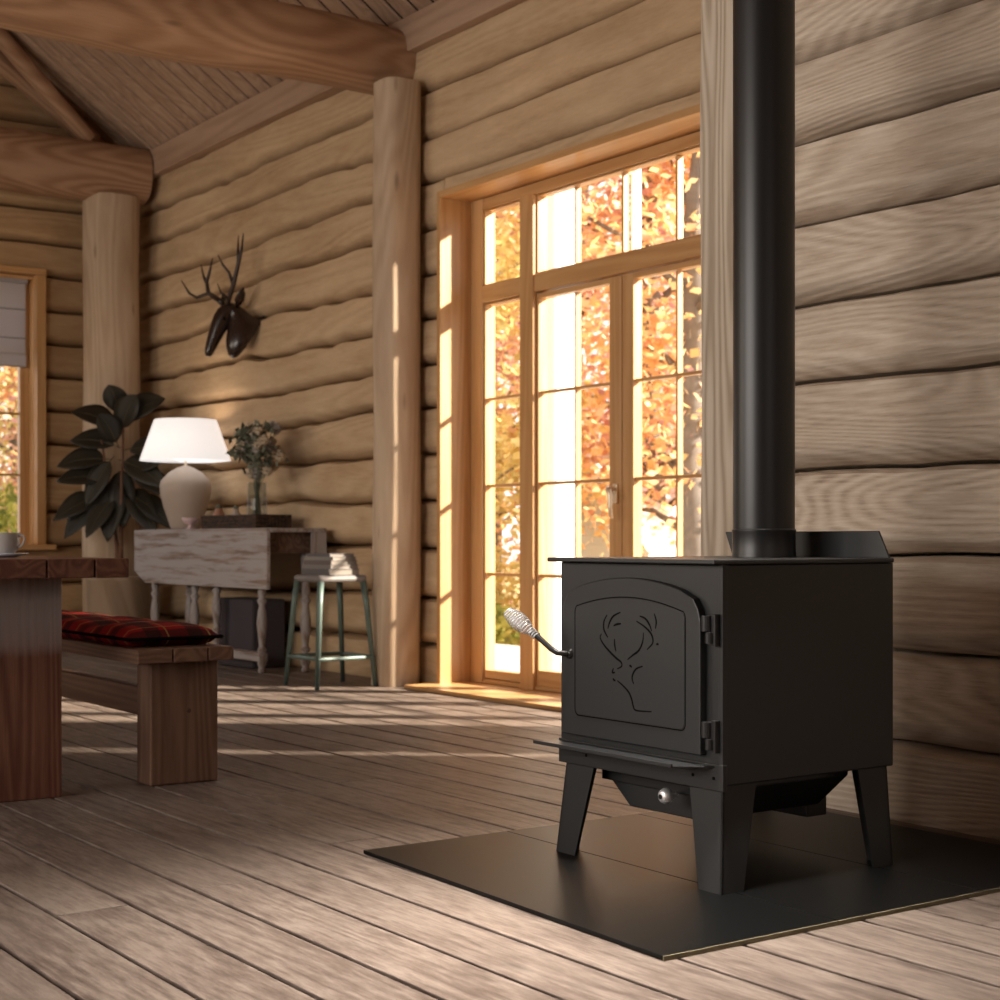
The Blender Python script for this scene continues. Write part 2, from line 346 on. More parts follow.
# ------------------------------------------------------------------ structure: log walls
SEAMS = [-0.06, 0.225, 0.495, 0.768, 1.04, 1.312, 1.563, 1.815, 2.072, 2.325, 2.58, 2.84, 3.10, 3.36, 3.62, 3.75]
def seam(k, a, amp, seed):
    if k == 0: return SEAMS[0]
    z = SEAMS[k] if k < len(SEAMS) else SEAMS[-1]+0.26*(k-len(SEAMS)+1)
    n1 = noise.noise(Vector((a*0.55, k*7.3, seed))); n2 = noise.noise(Vector((a*1.9, k*3.1, seed+5)))
    n3 = noise.noise(Vector((a*5, k*5.7, seed+9)))
    return z+amp*(n1*1.0+abs(n2)*0.9-0.2+n3*0.32)
def log_wall(name, axis, face, sign, a0, a1, nk, mat, amp=0.02, hole=None, seed=0, step=0.07, bulge=0.06, thick=0.24, p=4.0, zmax=None, smoothtop=None):
    """axis 'y': runs along Y, its face at X=face looking towards sign*X; axis 'x': the other way round"""
    mb = MB(); na = 18
    for k in range(nk):
        segs = [(a0, a1, None)]
        zt = seam(k+1, 0, 0, 0); zb = seam(k, 0, 0, 0)
        if hole:
            h0, h1, hb, ht = hole
            if zb < ht and zt > hb:
                segs = [(a0, h0, None), (h1, a1, None)]
                if zt > ht+0.02: segs.append((h0, h1, ('lo', ht)))
                if zb < hb-0.02: segs.append((h0, h1, ('hi', hb)))
        for s0, s1, clip in segs:
            n = max(2, int((s1-s0)/step)); vs = []; ws = []; r = random.uniform(0, 50)
            dk = random.uniform(-0.012, 0.012)
            for i in range(n+1):
                a = s0+(s1-s0)*i/n
                z0 = seam(k, a, amp, seed); z1 = seam(k+1, a, amp, seed)
                if zmax: z1 = min(z1, zmax)
                if clip and clip[0] == 'lo': z0 = max(z0, clip[1])
                if clip and clip[0] == 'hi': z1 = min(z1, clip[1])
                zr0, zr1 = z0, z1; z0 += 0.007; z1 -= 0.004
                for j in range(na+1):
                    t = j/na; t = 0.5-0.5*math.cos(PI*t); u = 2*t-1
                    lo_ = 0.24; d = bulge*((1-(1-min(1, t/lo_))**2)**0.75 if t < lo_ else 1.0)*((1-((t-0.93)/0.07)**2*0.9) if t > 0.93 else 1.0)-bulge*0.25*max(0, t-0.3)
                    z = z0+(z1-z0)*t
                    d += (0.012*noise.noise(Vector((a*1.3, z*3, k*2+seed)))+0.005*noise.noise(Vector((a*6, z*9, k+seed)))+dk)*(1-abs(u)**6)
                    nn = face+sign*(d-bulge)
                    vs.append((nn, a, z) if axis == 'y' else (a, nn, z)); ws.append((a+r, z*1.0+k*3.7+r, 0.3*d+r))
                for zz in (zr1, zr0):
                    nn = face-sign*(thick)
                    vs.append((nn, a, zz) if axis == 'y' else (a, nn, zz)); ws.append((a+r, zz+r, r))
            m = na+3; fs = []
            for i in range(n):
                for j in range(m):
                    j2 = (j+1) % m; fs.append((i*m+j, i*m+j2, (i+1)*m+j2, (i+1)*m+j))
            fs.append(tuple(range(m))); fs.append(tuple(n*m+j for j in range(m-1, -1, -1)))
            mb.add(vs, fs, ws)
    o = mb.build(name, mat); smooth_angle(o, 50); return struct(o)

XW = 4.74; XR = 3.56; YE = 11.75
log_wall('wall_right', 'y', XR, -1, -3.0, 3.565, 18, M['log_grey'], amp=0.012, seed=1, step=0.06, bulge=0.085, p=3.2)
log_wall('wall_window', 'y', XW, -1, 3.74, 7.62, 15, M['log_tan'], amp=0.014, hole=(4.6, 7.25, -1, 2.73), seed=2, bulge=0.055)
log_wall('wall_far_right', 'y', XW, -1, 7.62, YE+0.24, 14, M['log_tan'], amp=0.045, seed=3.3, bulge=0.10, p=3.4)
log_wall('wall_end', 'x', YE, -1, -3.0, 4.9, 18, M['log_end'], amp=0.014, hole=(2.45, 4.0, 0.78, 2.84), seed=4, bulge=0.08, p=2.6)
log_wall('wall_return', 'x', 3.72, 1, 3.73, 4.72, 18, M['log_tan'], amp=0.01, seed=5, step=0.2)
# unseen walls behind and to the left of the camera, built without openings
log_wall('wall_left', 'y', -3.0, 1, -3.2, YE, 15, M['log_tan'], amp=0.01, seed=6, step=0.5)
log_wall('wall_back', 'x', -3.0, 1, -3.2, 3.7, 18, M['log_tan'], amp=0.01, seed=7, step=0.5)
# flat plate on top of the far wall
mb = MB(); mb.box(XW-0.065, XW+0.2, 3.6, YE, 3.60, 3.80, 1); struct(mb.build('trim_1', M['ceil'], bevel=0.008))

# floor boards running along Y
def floor():
    mb = MB(); pitch = 0.176; x = 0.112-pitch*19
    while x < 5.0:
        y = -3.1+random.uniform(0, 2.0); ys = [-3.1]
        while y < YE: ys.append(y); y += random.uniform(2.6, 4.6)
        ys.append(YE)
        for y0, y1 in zip(ys, ys[1:]):
            if y1-y0 < 0.05: continue
            z = random.uniform(-0.0012, 0.0); mb.box(x+0.0062, x+pitch-0.0062, y0+0.001, y1-0.001, -0.03, z, 1)
        x += pitch
    return struct(mb.build('floor', M['floor'], bevel=0.0012, seg=1))
floor()
mb = MB(); mb.box(-3.3, 5.1, -3.2, YE+0.2, -0.10, -0.028, 1); struct(mb.build('floor_base', M['groove']))

# sloping boarded ceiling
def ceiling():
    mb = MB(); S = math.tan(math.radians(35)); pitch = 0.165; xr = 0.87; zr = 3.78+(XW-xr)*S
    y = -3.1
    while y < YE+0.1:
        for x0, z0, x1, z1 in ((XW+0.15, 3.78-0.15*S, xr, zr), (xr, zr, -3.2, zr-(xr+3.2)*S)):
            a, b = y+0.011, y+pitch-0.011
            mb.hexa([(x1, a, z1), (x0, a, z0), (x0, b, z0), (x1, b, z1), (x1, a, z1+0.03), (x0, a, z0+0.03), (x0, b, z0+0.03), (x1, b, z1+0.03)], 0)
        y += pitch
    o = mb.build('ceiling', M['ceil'], bevel=0.012, seg=1)
    mb = MB()
    for x0, z0, x1, z1 in ((XW+0.5, 3.81-0.5*S, xr, zr+0.03), (xr, zr+0.03, -3.4, zr+0.03-(xr+3.4)*S)):
        mb.hexa([(x1, -3.3, z1), (x0, -3.3, z0), (x0, YE+0.4, z0), (x1, YE+0.4, z1), (x1, -3.3, z1+0.1), (x0, -3.3, z0+0.1), (x0, YE+0.4, z0+0.1), (x1, YE+0.4, z1+0.1)], 0)
    struct(mb.build('ceiling_deck', M['groove'])); return struct(o)
ceiling()
# gable ends above the logs
def gable(name, y0, y1, ax=0):
    mb = MB(); S = math.tan(math.radians(35)); z0 = 4.35
    mb.prism([(-2.6, z0), (3.9, z0), (0.87, 6.47)], y0, y1, 1, 0); return struct(mb.build(name, M['beam']))
gable('wall_end_gable', YE+0.02, YE+0.2); gable('wall_back_gable', -3.2, -3.02)

# ------------------------------------------------------------------ posts and beams
def round_log(name, p0, p1, r, mat, label, cat, seed, n=28, seg=24, wob=0.012, squash=1.0, group=None, taper=None):
    p0, p1 = Vector(p0), Vector(p1); mb = MB(); t = (p1-p0).normalized()
    up = Vector((0, 0, 1)) if abs(t.z) < 0.9 else Vector((0, 1, 0))
    a = t.cross(up).normalized(); b = a.cross(t).normalized(); Ln = (p1-p0).length
    vs = []; ws = []; r0 = seed*7.7
    for i in range(n+1):
        l = Ln*i/n; c = p0+t*l+a*wob*noise.noise(Vector((l*0.7, seed, 0)))+b*wob*noise.noise(Vector((l*0.7, seed, 9)))
        rr = r if taper is None else taper(i/n)*r
        for k in range(seg):
            th = 2*PI*k/seg
            q = rr*(1+0.05*noise.noise(Vector((l*0.9, math.cos(th)*1.2+seed, math.sin(th)*1.2)))+0.015*noise.noise(Vector((l*4, math.cos(th)*3+seed, math.sin(th)*3))))
            ca, sa = math.cos(th), math.sin(th); e = squash
            ca = math.copysign(abs(ca)**e, ca); sa = math.copysign(abs(sa)**e, sa)
            vs.append(c+a*ca*q+b*sa*q); ws.append((l+r0, ca*r*1.0+r0, sa*r*1.0))
    fs = []
    for i in range(n):
        for k in range(seg):
            k2 = (k+1) % seg; fs.append((i*seg+k, i*seg+k2, (i+1)*seg+k2, (i+1)*seg+k))
    fs.append(tuple(range(seg-1, -1, -1))); fs.append(tuple(n*seg+k for k in range(seg)))
    mb.add(vs, fs, ws); o = mb.build(name, mat); smooth_angle(o, 50)
    return tag(o, label, cat, group)
round_log('log_post', (4.60, 7.52, 0), (4.60, 7.52, 3.40), 0.120, M['post'], 'pale peeled log post left of the glass doors, carrying the big tie beam', 'post', 1.7, squash=0.62)
round_log('log_post', (4.42, 11.38, 0), (4.42, 11.38, 3.42), 0.205, M['post'], 'thick round log post in the far corner behind the potted plant', 'post', 2.9, squash=0.85)
mb = MB()
def wavy_post():
    n = 40; vs = []; ws = []
    for i in range(n+1):
        z = 4.3*i/n; dx = 0.004*noise.noise(Vector((z*1.5, 3, 1))); dy = 0.009*noise.noise(Vector((z*1.2, 7, 2)))
        for (x, y) in ((3.485, 3.60), (3.515, 3.57), (3.72, 3.57), (3.72, 3.80), (3.515, 3.805+dy), (3.497, 3.80+dy), (3.485, 3.785+dy)):
            vs.append((x+dx, y, z)); ws.append((z+2.3, y*1.0, x*1.0))
    m = 7; fs = [(i*m+j, i*m+(j+1) % m, (i+1)*m+(j+1) % m, (i+1)*m+j) for i in range(n) for j in range(m)]
    fs += [tuple(range(m)), tuple(n*m+j for j in range(m-1, -1, -1))]
    mb.add(vs, fs, ws)
wavy_post(); o = mb.build('wooden_post', M['post_grey']); smooth_angle(o, 30)
tag(o, 'pale strongly grained square post at the wall corner behind the black stovepipe', 'post')
beamtaper = lambda t: 1.0+0.12*math.exp(-((t-0.72)/0.15)**2)
round_log('tie_beam', (-2.95, 7.72, 3.60), (4.74, 7.72, 3.565), 0.185, M['beam'], 'big brown log tie beam crossing the top of the picture to the post beside the glass doors', 'beam', 3.6, squash=0.8, n=60, wob=0.03, taper=beamtaper)
round_log('tie_beam', (-2.95, 11.36, 3.60), (4.66, 11.36, 3.60), 0.215, M['beam'], 'far brown log tie beam lying on the corner post against the end wall', 'beam', 5.1, squash=0.8, n=60, wob=0.03)
S35 = math.tan(math.radians(35))
round_log('rafter', (4.24, 11.36, 3.83), (3.50, 11.36, 4.56), 0.062, M['beam'], 'slanting brace pole rising steeply from the far tie beam', 'rafter', 6.2, squash=0.8, wob=0.01)
round_log('rafter', (4.36, 11.58, 3.88), (1.2, 11.58, 3.88+3.16*S35-0.02), 0.07, M['beam'], 'log rafter running close under the boarded ceiling at the end wall', 'rafter', 7.2, squash=0.8, wob=0.01)

# ------------------------------------------------------------------ glazed doors with transom (door_1)
XF = 4.92
def glazed_doors():
    d = thing('door_1', (XF, 5.93, 0)); struct(d)
    def bx(name, lst, mat=M['frame'], par=d, bev=0.004):
        mb = MB()
        for i, a in enumerate(lst):
            e = 0.0007*i; mb.box(a[0]+e, a[1]-e, a[2]+e, a[3]-e, a[4]+e, a[5]-e, a[6])
        return mb.build(name, mat, par, bevel=bev)
    y0, y1 = 4.6, 7.25; zt = 2.73
    # lining boards of the reveal
    bx('jamb', [(4.715, 5.06, y1-0.005, y1+0.03, 0, zt+0.03, 2)]); bx('jamb', [(4.715, 5.06, y0-0.03, y0+0.005, 0, zt+0.03, 2)])
    bx('head_lining', [(4.715, 5.06, y0, y1, zt-0.008, zt+0.03, 1)])
    bx('threshold', [(4.52, 5.10, y0-0.02, y1+0.06, 0.0, 0.022, 1)])
    X0, X1 = XF, XF+0.09
    bx('outer_frame', [(X0, X1, 7.13, 7.244, 0.023, zt-.009, 2), (X0, X1, 4.606, 4.72, 0.023, zt-.009, 2), (X0+.001, X1-.001, 4.719, 7.131, 2.655, zt-.01, 1),
                       (X0+.001, X1-.001, 4.719, 7.131, 0.022, 0.05, 1), (X0-0.005, X1-.002, 4.719, 7.131, 2.135, 2.235, 1)])
    bx('mullion', [(X0-0.012, X1, 6.64, 6.76, 0.02, 2.66, 2)]); bx('mullion', [(X0-0.012, X1, 5.09, 5.21, 0.02, 2.14, 2)])
    bars = 0.009
    def sash(name, a, b, z0, z1, st, zs, ys, low=None):
        s = thing(name, (XF, (a+b)/2, z0)); s.parent = d; s.location = (0, (a+b)/2-5.93, z0)
        xa, xb = XF+0.012, XF+0.072
        lst = [(xa, xb, a, a+st[0], z0, z1, 2), (xa, xb, b-st[1], b, z0, z1, 2), (xa, xb, a, b, z1-st[2], z1, 1), (xa, xb, a, b, z0, z0+st[3], 1)]
        bx('sash_frame', lst, par=s)
        lst = [(XF+0.022, XF+0.06, a+st[0], b-st[1], z-bars, z+bars, 1) for z in zs]+[(XF+0.022, XF+0.06, y-bars, y+bars, z0+st[3], z1-st[2], 2) for y in ys]
        if lst: bx('glazing_bars', lst, par=s, bev=0.002)
        bx('pane', [(XF+0.039, XF+0.043, a+st[0]-0.005, b-st[1]+0.005, z0+st[3]-0.005, z1-st[2]+0.005, 2)], M['glass'], s, 0)
        return s
    zs = (0.63, 1.12, 1.603)
    sash('side_light', 6.76, 7.13, 0.05, 2.135, (0.012, 0.012, 0.012, 0.05), zs, ())
    sash('side_light', 4.72, 5.09, 0.05, 2.135, (0.012, 0.012, 0.012, 0.05), zs, ())
    lf = sash('door_leaf', 5.935, 6.64, 0.03, 2.13, (0.095, 0.018, 0.03, 0.10), zs, (6.32,))
    rf = sash('door_leaf', 5.21, 5.930, 0.03, 2.13, (0.018, 0.085, 0.03, 0.10), zs, (5.54,))
    sash('transom_light', 4.72, 6.64, 2.235, 2.655, (0.01, 0.01, 0.01, 0.01), (), (5.24, 5.54, 5.94, 6.32))
    sash('transom_light', 6.76, 7.13, 2.235, 2.655, (0.012, 0.012, 0.01, 0.01), (), ())
    # lever handle on the left leaf
    mb = MB(); mb.box(XF-0.002, XF+0.012, 5.955, 5.99, 1.00, 1.10, 2); pl = mb.build('handle_plate', M['brass'], rf, bevel=0.004)
    mb = MB(); mb.tube([(XF, 5.972, 1.075), (XF-0.045, 5.972, 1.075), (XF-0.055, 5.955, 1.07), (XF-0.055, 5.94, 1.04), (XF-0.052, 5.945, 0.98), (XF-0.05, 5.935, 0.925)], [0.012, 0.013, 0.016, 0.015, 0.013, 0.010], 10)
    mb.build('lever', M['brass'], rf, smooth=True)
    mb = MB(); mb.box(XF-0.004, XF+0.012, 5.99, 6.028, 1.045, 1.085, 2); mb.build('latch_plate', M['dark_plate'], lf, bevel=0.004)
glazed_doors()

# end-wall window
def end_window():
    d = thing('window_1', (3.2, YE, 0.78)); struct(d)
    def bx(name, lst, mat=M['frame'], bev=0.004):
        mb = MB()
        for i, a in enumerate(lst):
            e = 0.0007*i; mb.box(a[0]+e, a[1]-e, a[2]+e, a[3]-e, a[4]+e, a[5]-e, a[6])
        return mb.build(name, mat, d, bevel=bev)
    yi = YE-0.05
    bx('casing', [(3.96, 4.03, yi, YE+0.05, 0.786, 2.84, 2), (2.37, 2.45, yi, YE+0.05, 0.786, 2.84, 2), (2.37, 4.035, yi, YE+0.05, 2.842, 2.89, 0)])
    bx('jamb', [(3.955, 3.985, YE+0.04, YE+0.25, 0.78, 2.84, 2), (2.45, 2.48, YE+0.04, YE+0.25, 0.78, 2.84, 2), (2.45, 3.985, YE+0.04, YE+0.25, 2.81, 2.84, 0)])
    bx('window_sill', [(2.33, 4.08, yi-0.09, YE+0.25, 0.745, 0.785, 0)])
    ya, yb = YE+0.13, YE+0.19
    bx('window_frame', [(3.885, 3.957, ya, yb, 0.785, 2.84, 2), (2.46, 2.53, ya, yb, 0.785, 2.84, 2), (2.46, 3.95, ya, yb, 0.785, 0.85, 0), (2.46, 3.95, ya, yb, 2.78, 2.84, 0), (3.18, 3.26, ya, yb, 0.785, 2.84, 2)])
    bx('glazing_bars', [(2.5, 3.9, ya+0.01, yb-0.01, z-0.009, z+0.009, 0) for z in (1.32, 1.79, 2.3)]+[(x-0.009, x+0.009, ya+0.01, yb-0.01, 0.82, 2.8, 2) for x in (2.87, 3.57)], bev=0.002)
    bx('pane', [(2.5, 3.9, ya+0.028, ya+0.032, 0.82, 2.8, 2)], M['glass'], 0)
end_window()
# roman blind
bl = thing('roman_blind', (3.25, YE-0.02, 2.84), 'pale grey linen roman blind half lowered over the far window', 'blind')
mb = MB(); mb.box(2.60, 3.925, YE+0.055, YE+0.10, 2.78, 2.838, 0); mb.build('head_rail', M['rope_blind'], bl, bevel=0.004)
mb = MB(); n = 30; vs = []; ws = []
for i in range(n+1):
    z = 2.80-0.66*i/n; q = 0.006*math.sin(i/n*PI*3)**2+(0.016 if i > n-5 else 0)
    for x in (2.60, 3.91): vs.append((x, YE+0.075-q, z)); ws.append((z, x, 0))
for i in range(n+1):
    z = 2.80-0.66*i/n; q = 0.006*math.sin(i/n*PI*3)**2+(0.016 if i > n-5 else 0)
    for x in (2.60, 3.91): vs.append((x, YE+0.079-q, z)); ws.append((z, x, 0))
m2 = 2*(n+1); fs = []
for i in range(n):
    a = 2*i; fs += [(a, a+1, a+3, a+2), (m2+a+2, m2+a+3, m2+a+1, m2+a), (a, a+2, m2+a+2, m2+a), (a+1, m2+a+1, m2+a+3, a+3)]
fs += [(0, m2, m2+1, 1), (2*n, 2*n+1, m2+2*n+1, m2+2*n)]
mb.add(vs, fs, ws); mb.build('blind_fabric', M['blind'], bl)
for z in (2.58, 2.36, 2.145):
    mb = MB(); mb.tube([(2.60, YE+0.062, z), (3.91, YE+0.062, z)], 0.006, 8); mb.build('blind_rod', M['rope_blind'], bl)

# ------------------------------------------------------------------ wood stove
ZP = 0.010
X0, X1, Y0, Y1, ZB, ZT = 2.490, 3.072, 2.634, 3.243, 0.255, 0.764
def arch(y0, y1, z0, zs, za, rt, rb, n=14):
    """outline (y,z): flat bottom, arched top, rounded corners; y0<y1"""
    pts = []
    def corner(cy, cz, a0, a1, r, k=5):
        for i in range(k+1):
            a = a0+(a1-a0)*i/k; pts.append((cy+r*math.cos(a), cz+r*math.sin(a)))
    corner(y0+rb, z0+rb, PI*1.5, PI, rb)
    top = lambda y: zs+(za-zs)*(1-((y-(y0+y1)/2)/((y1-y0)/2))**2)
    pts.append((y0, zs-rt*0.7)); pts.append((y0+rt*0.12, zs-rt*0.3)); pts.append((y0+rt*0.35, zs+0.002))
    for i in range(1, n): 
        y = y0+rt*0.6+(y1-y0-rt*1.2)*i/n; pts.append((y, top(y)))
    pts.append((y1-rt*0.35, zs+0.002)); pts.append((y1-rt*0.12, zs-rt*0.3)); pts.append((y1, zs-rt*0.7))
    corner(y1-rb, z0+rb, 0, -PI/2, rb)
    return pts
def stove():
    t = thing('wood_stove', (2.78, 2.94, ZP), 'matte black steel wood stove with a deer on its door, on the black hearth slab', 'stove')
    mb = MB(); mb.box(X0, X1, Y0, Y1, ZB, ZT); mb.build('firebox', M['black'], t, bevel=0.004)
    mb = MB(); mb.box(X0-0.035, X1-0.006, Y0-0.008, Y1+0.014, ZT, ZT+0.011); mb.build('top_plate', M['black'], t, bevel=0.003)
    mb = MB(); mb.box(X0-0.004, X0+0.01, Y0-0.004, Y1+0.004, ZB-0.012, ZB+0.05); mb.build('front_apron', M['black'], t, bevel=0.002)
    # corner strips that show as seams
    for y in (Y0-0.002,):
        mb = MB(); mb.box(X0-0.003, X0+0.012, y, y+0.014, ZB, ZT); mb.build('corner_trim', M['black'], t, bevel=0.001)
    # rear heat deflector
    mb = MB(); mb.prism([(Y0+0.005, ZT+0.010), (Y0+0.04, 0.843), (Y1-0.015, 0.843), (Y1-0.045, ZT+0.010)], X1-0.012, X1-0.004, 0); mb.build('heat_deflector', M['black'], t, bevel=0.002)
    # door
    dr = thing('door', (0, 0, 0)); dr.parent = t; dr.location = (X0-0.006-2.78, 0, 0.5-ZP); DOOR = dr
    xd = X0-0.020
    mb = MB(); mb.prism(arch(2.712, 3.235, 0.322, 0.682, 0.728, 0.07, 0.004), xd, X0+0.002, 0); mb.build('door_plate', M['black'], dr, bevel=0.003)
    inner = arch(2.762, 3.18, 0.374, 0.650, 0.680, 0.018, 0.016)
    mb = MB(); loop = [(xd, y, z) for y, z in inner]; mb.tube(loop+[loop[0]], (0.0016), 6); mb.v = [(xd-0.0002+(x-xd)*0.3, y, z) for x, y, z in mb.v]; mb.build('panel_groove', M['groove'], dr)
    mb = MB(); mb.prism([((y-2.971)*0.985+2.971, (z-0.525)*0.985+0.525) for y, z in inner], xd-0.0015, xd+0.002, 0); mb.build('door_panel', M['black'], dr, bevel=0.001)
    # reveal shadow gap is real: the door stands off the firebox
    E = DEER
    mb = MB()
    for Ln in E:
        P = [Vector((xd-0.0016, a, b)) for a, b in Ln]; Q = []
        for i in range(len(P)-1):
            p0 = P[max(i-1, 0)]; p1 = P[i]; p2 = P[i+1]; p3 = P[min(i+2, len(P)-1)]
            for k in range(5):
                s = k/5; Q.append(0.5*((2*p1)+(p2-p0)*s+(2*p0-5*p1+4*p2-p3)*s*s+(3*p1-p0-3*p2+p3)*s**3))
        Q.append(P[-1]); m = len(Q)
        mb.tube(Q, [0.0013+0.0020*math.sin(PI*min(1, max(0, i/(m-1)*0.9+0.05))) for i in range(m)], 6)
    mb.v = [(xd-0.0014+(x-(xd-0.0016))*0.15, y, z) for x, y, z in mb.v]; mb.build('deer_emblem_shadow_ribbons', M['groove'], dr)  # flat black ribbons paint the shadow inside the cut lines
    for z0 in (0.582, 0.338):
        h = MB(); h.box(X0-0.018, X0+0.001, 2.664, 2.678, z0-0.006, z0+0.068)
        h.tube([(xd+0.001, 2.69, z0+0.028), (xd+0.001, 2.69, z0+0.064)], 0.013, 16); h.tube([(xd+0.002, 2.682, z0), (xd+0.002, 2.682, z0+0.026)], 0.0105, 16)
        h.box(X0-0.017, X0-0.004, 2.676, 2.69, z0+0.03, z0+0.062); o = h.build('hinge', M['black_pipe'], dr, bevel=0.001); 
    # spring handle
    hd = MB(); hd.tube([(X0-0.008, 3.205, 0.529), (2.46, 3.206, 0.529), (2.447, 3.222, 0.530), (2.437, 3.238, 0.540), (2.42, 3.269, 0.569), (2.41, 3.285, 0.581)], [0.0075]*6, 12)
    hd.tube([(X0-0.014, 3.202, 0.529), (X0-0.026, 3.202, 0.529)], 0.013, 16)
    hd.build('handle_rod', M['black_pipe'], dr, smooth=True)
    a = Vector((2.418, 3.272, 0.571)); b = Vector((2.378, 3.352, 0.634)); ax = (b-a).normalized(); e1 = ax.cross(Vector((0, 0, 1))).normalized(); e2 = e1.cross(ax)
    pts = []; turns = 15; n = turns*14
    for i in range(n+1):
        s = i/n; env = 0.010+0.012*math.sin(PI*min(1, max(0, (s-0.22)/0.78)))**0.8*(1 if s > 0.22 else 0)
        th = 2*PI*turns*s; pts.append(a+(b-a)*s+(e1*math.cos(th)+e2*math.sin(th))*env)
    hc = MB(); hc.tube(pts, 0.0021, 6); hc.build('coil_grip', M['chrome'], dr, smooth=True)
    # ash lip shelf
    zs = 0.300
    mb = MB(); mb.hexa([(2.410, 2.715, zs-0.004), (2.410, 3.248, zs-0.004), (X0, 3.252, zs-0.004), (X0, 2.655, zs-0.004), (2.410, 2.715, zs), (2.410, 3.248, zs), (X0, 3.252, zs), (X0, 2.655, zs)])
    mb.box(2.404, 2.411, 2.717, 3.248, zs-0.004, zs+0.005)
    mb.build('ash_shelf', M['black'], t, bevel=0.001)
    # angle legs
    for sx in (-1, 1):
        for sy in (-1, 1):
            cx = X0 if sx < 0 else X1; cy = Y0 if sy < 0 else Y1
            tx, ty = cx-sx*0.012, cy-sy*0.012; bx_, by_ = cx+(-0.010 if sx < 0 else -0.010), cy+sy*0.006
            g = MB(); th = 0.006; zt = ZB+0.0
            def plate(along):
                if along == 'y':
                    T = [(tx, ty), (tx, ty-sy*0.115)]; B = [(bx_, by_), (bx_, by_-sy*0.078)]
                    q = [(B[0][0], B[0][1]), (B[1][0], B[1][1]), (B[1][0]-sx*th, B[1][1]), (B[0][0]-sx*th, B[0][1])]
                    r = [(T[0][0], T[0][1]), (T[1][0], T[1][1]), (T[1][0]-sx*th, T[1][1]), (T[0][0]-sx*th, T[0][1])]
                else:
                    T = [(tx, ty), (tx-sx*0.105, ty)]; B = [(bx_, by_), (bx_-sx*0.07, by_)]
                    q = [(B[0][0], B[0][1]), (B[1][0], B[1][1]), (B[1][0], B[1][1]-sy*th), (B[0][0], B[0][1]-sy*th)]
                    r = [(T[0][0], T[0][1]), (T[1][0], T[1][1]), (T[1][0], T[1][1]-sy*th), (T[0][0], T[0][1]-sy*th)]
                g.hexa([(x, y, ZP) for x, y in q]+[(x, y, zt) for x, y in r])
            plate('y'); plate('x'); g.build('leg', M['black'], t)
    # under-box with draught slide
    mb = MB(); mb.prism([(2.80, 0.145), (3.06, 0.145), (3.17, 0.232), (3.17, ZB), (2.70, ZB), (2.70, 0.232)], 2.57, 2.98, 0); ub = mb.build('ash_box', M['black'], t, bevel=0.003)
    mb = MB(); mb.box(2.552, 2.57, 2.72, 3.15, 0.205, 0.228); mb.build('draught_slide', M['black_pipe'], ub, bevel=0.002)
    mb = MB()
    pr = [(0.0, -0.012), (0.010, -0.012), (0.016, -0.008), (0.0195, 0.0), (0.0195, 0.007), (0.016, 0.013), (0.008, 0.015), (0.008, 0.035)]
    vs = []; sg = 24
    for r, x in pr:
        for k in range(sg):
            th = 2*PI*k/sg; vs.append((2.505+x, 2.851+r*math.cos(th), 0.204+r*math.sin(th)))
    mb.add(vs, [(i*sg+k, i*sg+(k+1) % sg, (i+1)*sg+(k+1) % sg, (i+1)*sg+k) for i in range(len(pr)-1) for k in range(sg)], [(0, 0, 0)]*len(vs))
    mb.build('draught_knob', M['chrome'], ub, smooth=True)
    mb = MB(); mb.tube([(2.4925, 2.853, 0.203), (2.491, 2.853, 0.203)], 0.006, 16); mb.build('knob_screw', M['black_pipe'], ub)
    mb = MB(); mb.box(3.0, 3.075, 2.86, 3.10, 0.10, ZB+0.01); mb.build('air_intake', M['black'], t, bevel=0.003)
    global STOVE; STOVE = t; dr.location.y -= 0.023
    for y, z in ((3.13, 0.272), (2.73, 0.272), (2.66, 0.272)):
        mb = MB(); mb.tube([(X0-0.0045, y, z), (X0-0.006, y, z)], 0.004, 10); mb.build('screw_hole', M['groove'], t)
DEER = [[(3.0488, 0.6342), (3.0608, 0.618), (3.0618, 0.599), (3.0538, 0.5867), (3.0458, 0.578)], [(3.0708, 0.5859), (3.0759, 0.5762), (3.0638, 0.561), (3.0389, 0.5435), (3.0142, 0.5293), (2.9946, 0.5199), (2.9927, 0.51), (3.0093, 0.5027)], [(2.9966, 0.6425), (3.024, 0.632), (3.0389, 0.6157), (3.0458, 0.5997)], [(3.024, 0.6082), (3.01, 0.6125), (2.9946, 0.6145)], [(3.0201, 0.5758), (3.0191, 0.5603), (3.0142, 0.5449)], [(2.8712, 0.6441), (2.8638, 0.6262), (2.8666, 0.6079)], [(2.9245, 0.636), (2.9038, 0.6307), (2.8879, 0.6161), (2.8805, 0.6012)], [(2.9369, 0.6232), (2.9085, 0.6121), (2.8851, 0.598), (2.8759, 0.5832), (2.8786, 0.5709), (2.8973, 0.5565)], [(2.9104, 0.5968), (2.9132, 0.5752), (2.9274, 0.553), (2.9512, 0.5393), (2.9704, 0.5276)], [(2.8638, 0.5705), (2.859, 0.572), (2.8547, 0.571)], [(3.024, 0.5036), (3.028, 0.4927), (3.0181, 0.4933)], [(3.026, 0.4784), (3.022, 0.474), (3.0161, 0.4735)], [(3.0093, 0.4733), (2.9897, 0.4642), (2.9656, 0.4487), (2.954, 0.4311), (2.9483, 0.4161), (2.9369, 0.4066), (2.8805, 0.4086)], [(2.9636, 0.5138), (2.958, 0.513), (2.954, 0.5101)], [(2.9132, 0.5152), (2.9369, 0.5075), (2.9502, 0.4931), (2.9521, 0.4806), (2.9464, 0.4699)]]
stove(); STOVE.location = (2.76, 2.916, ZP)
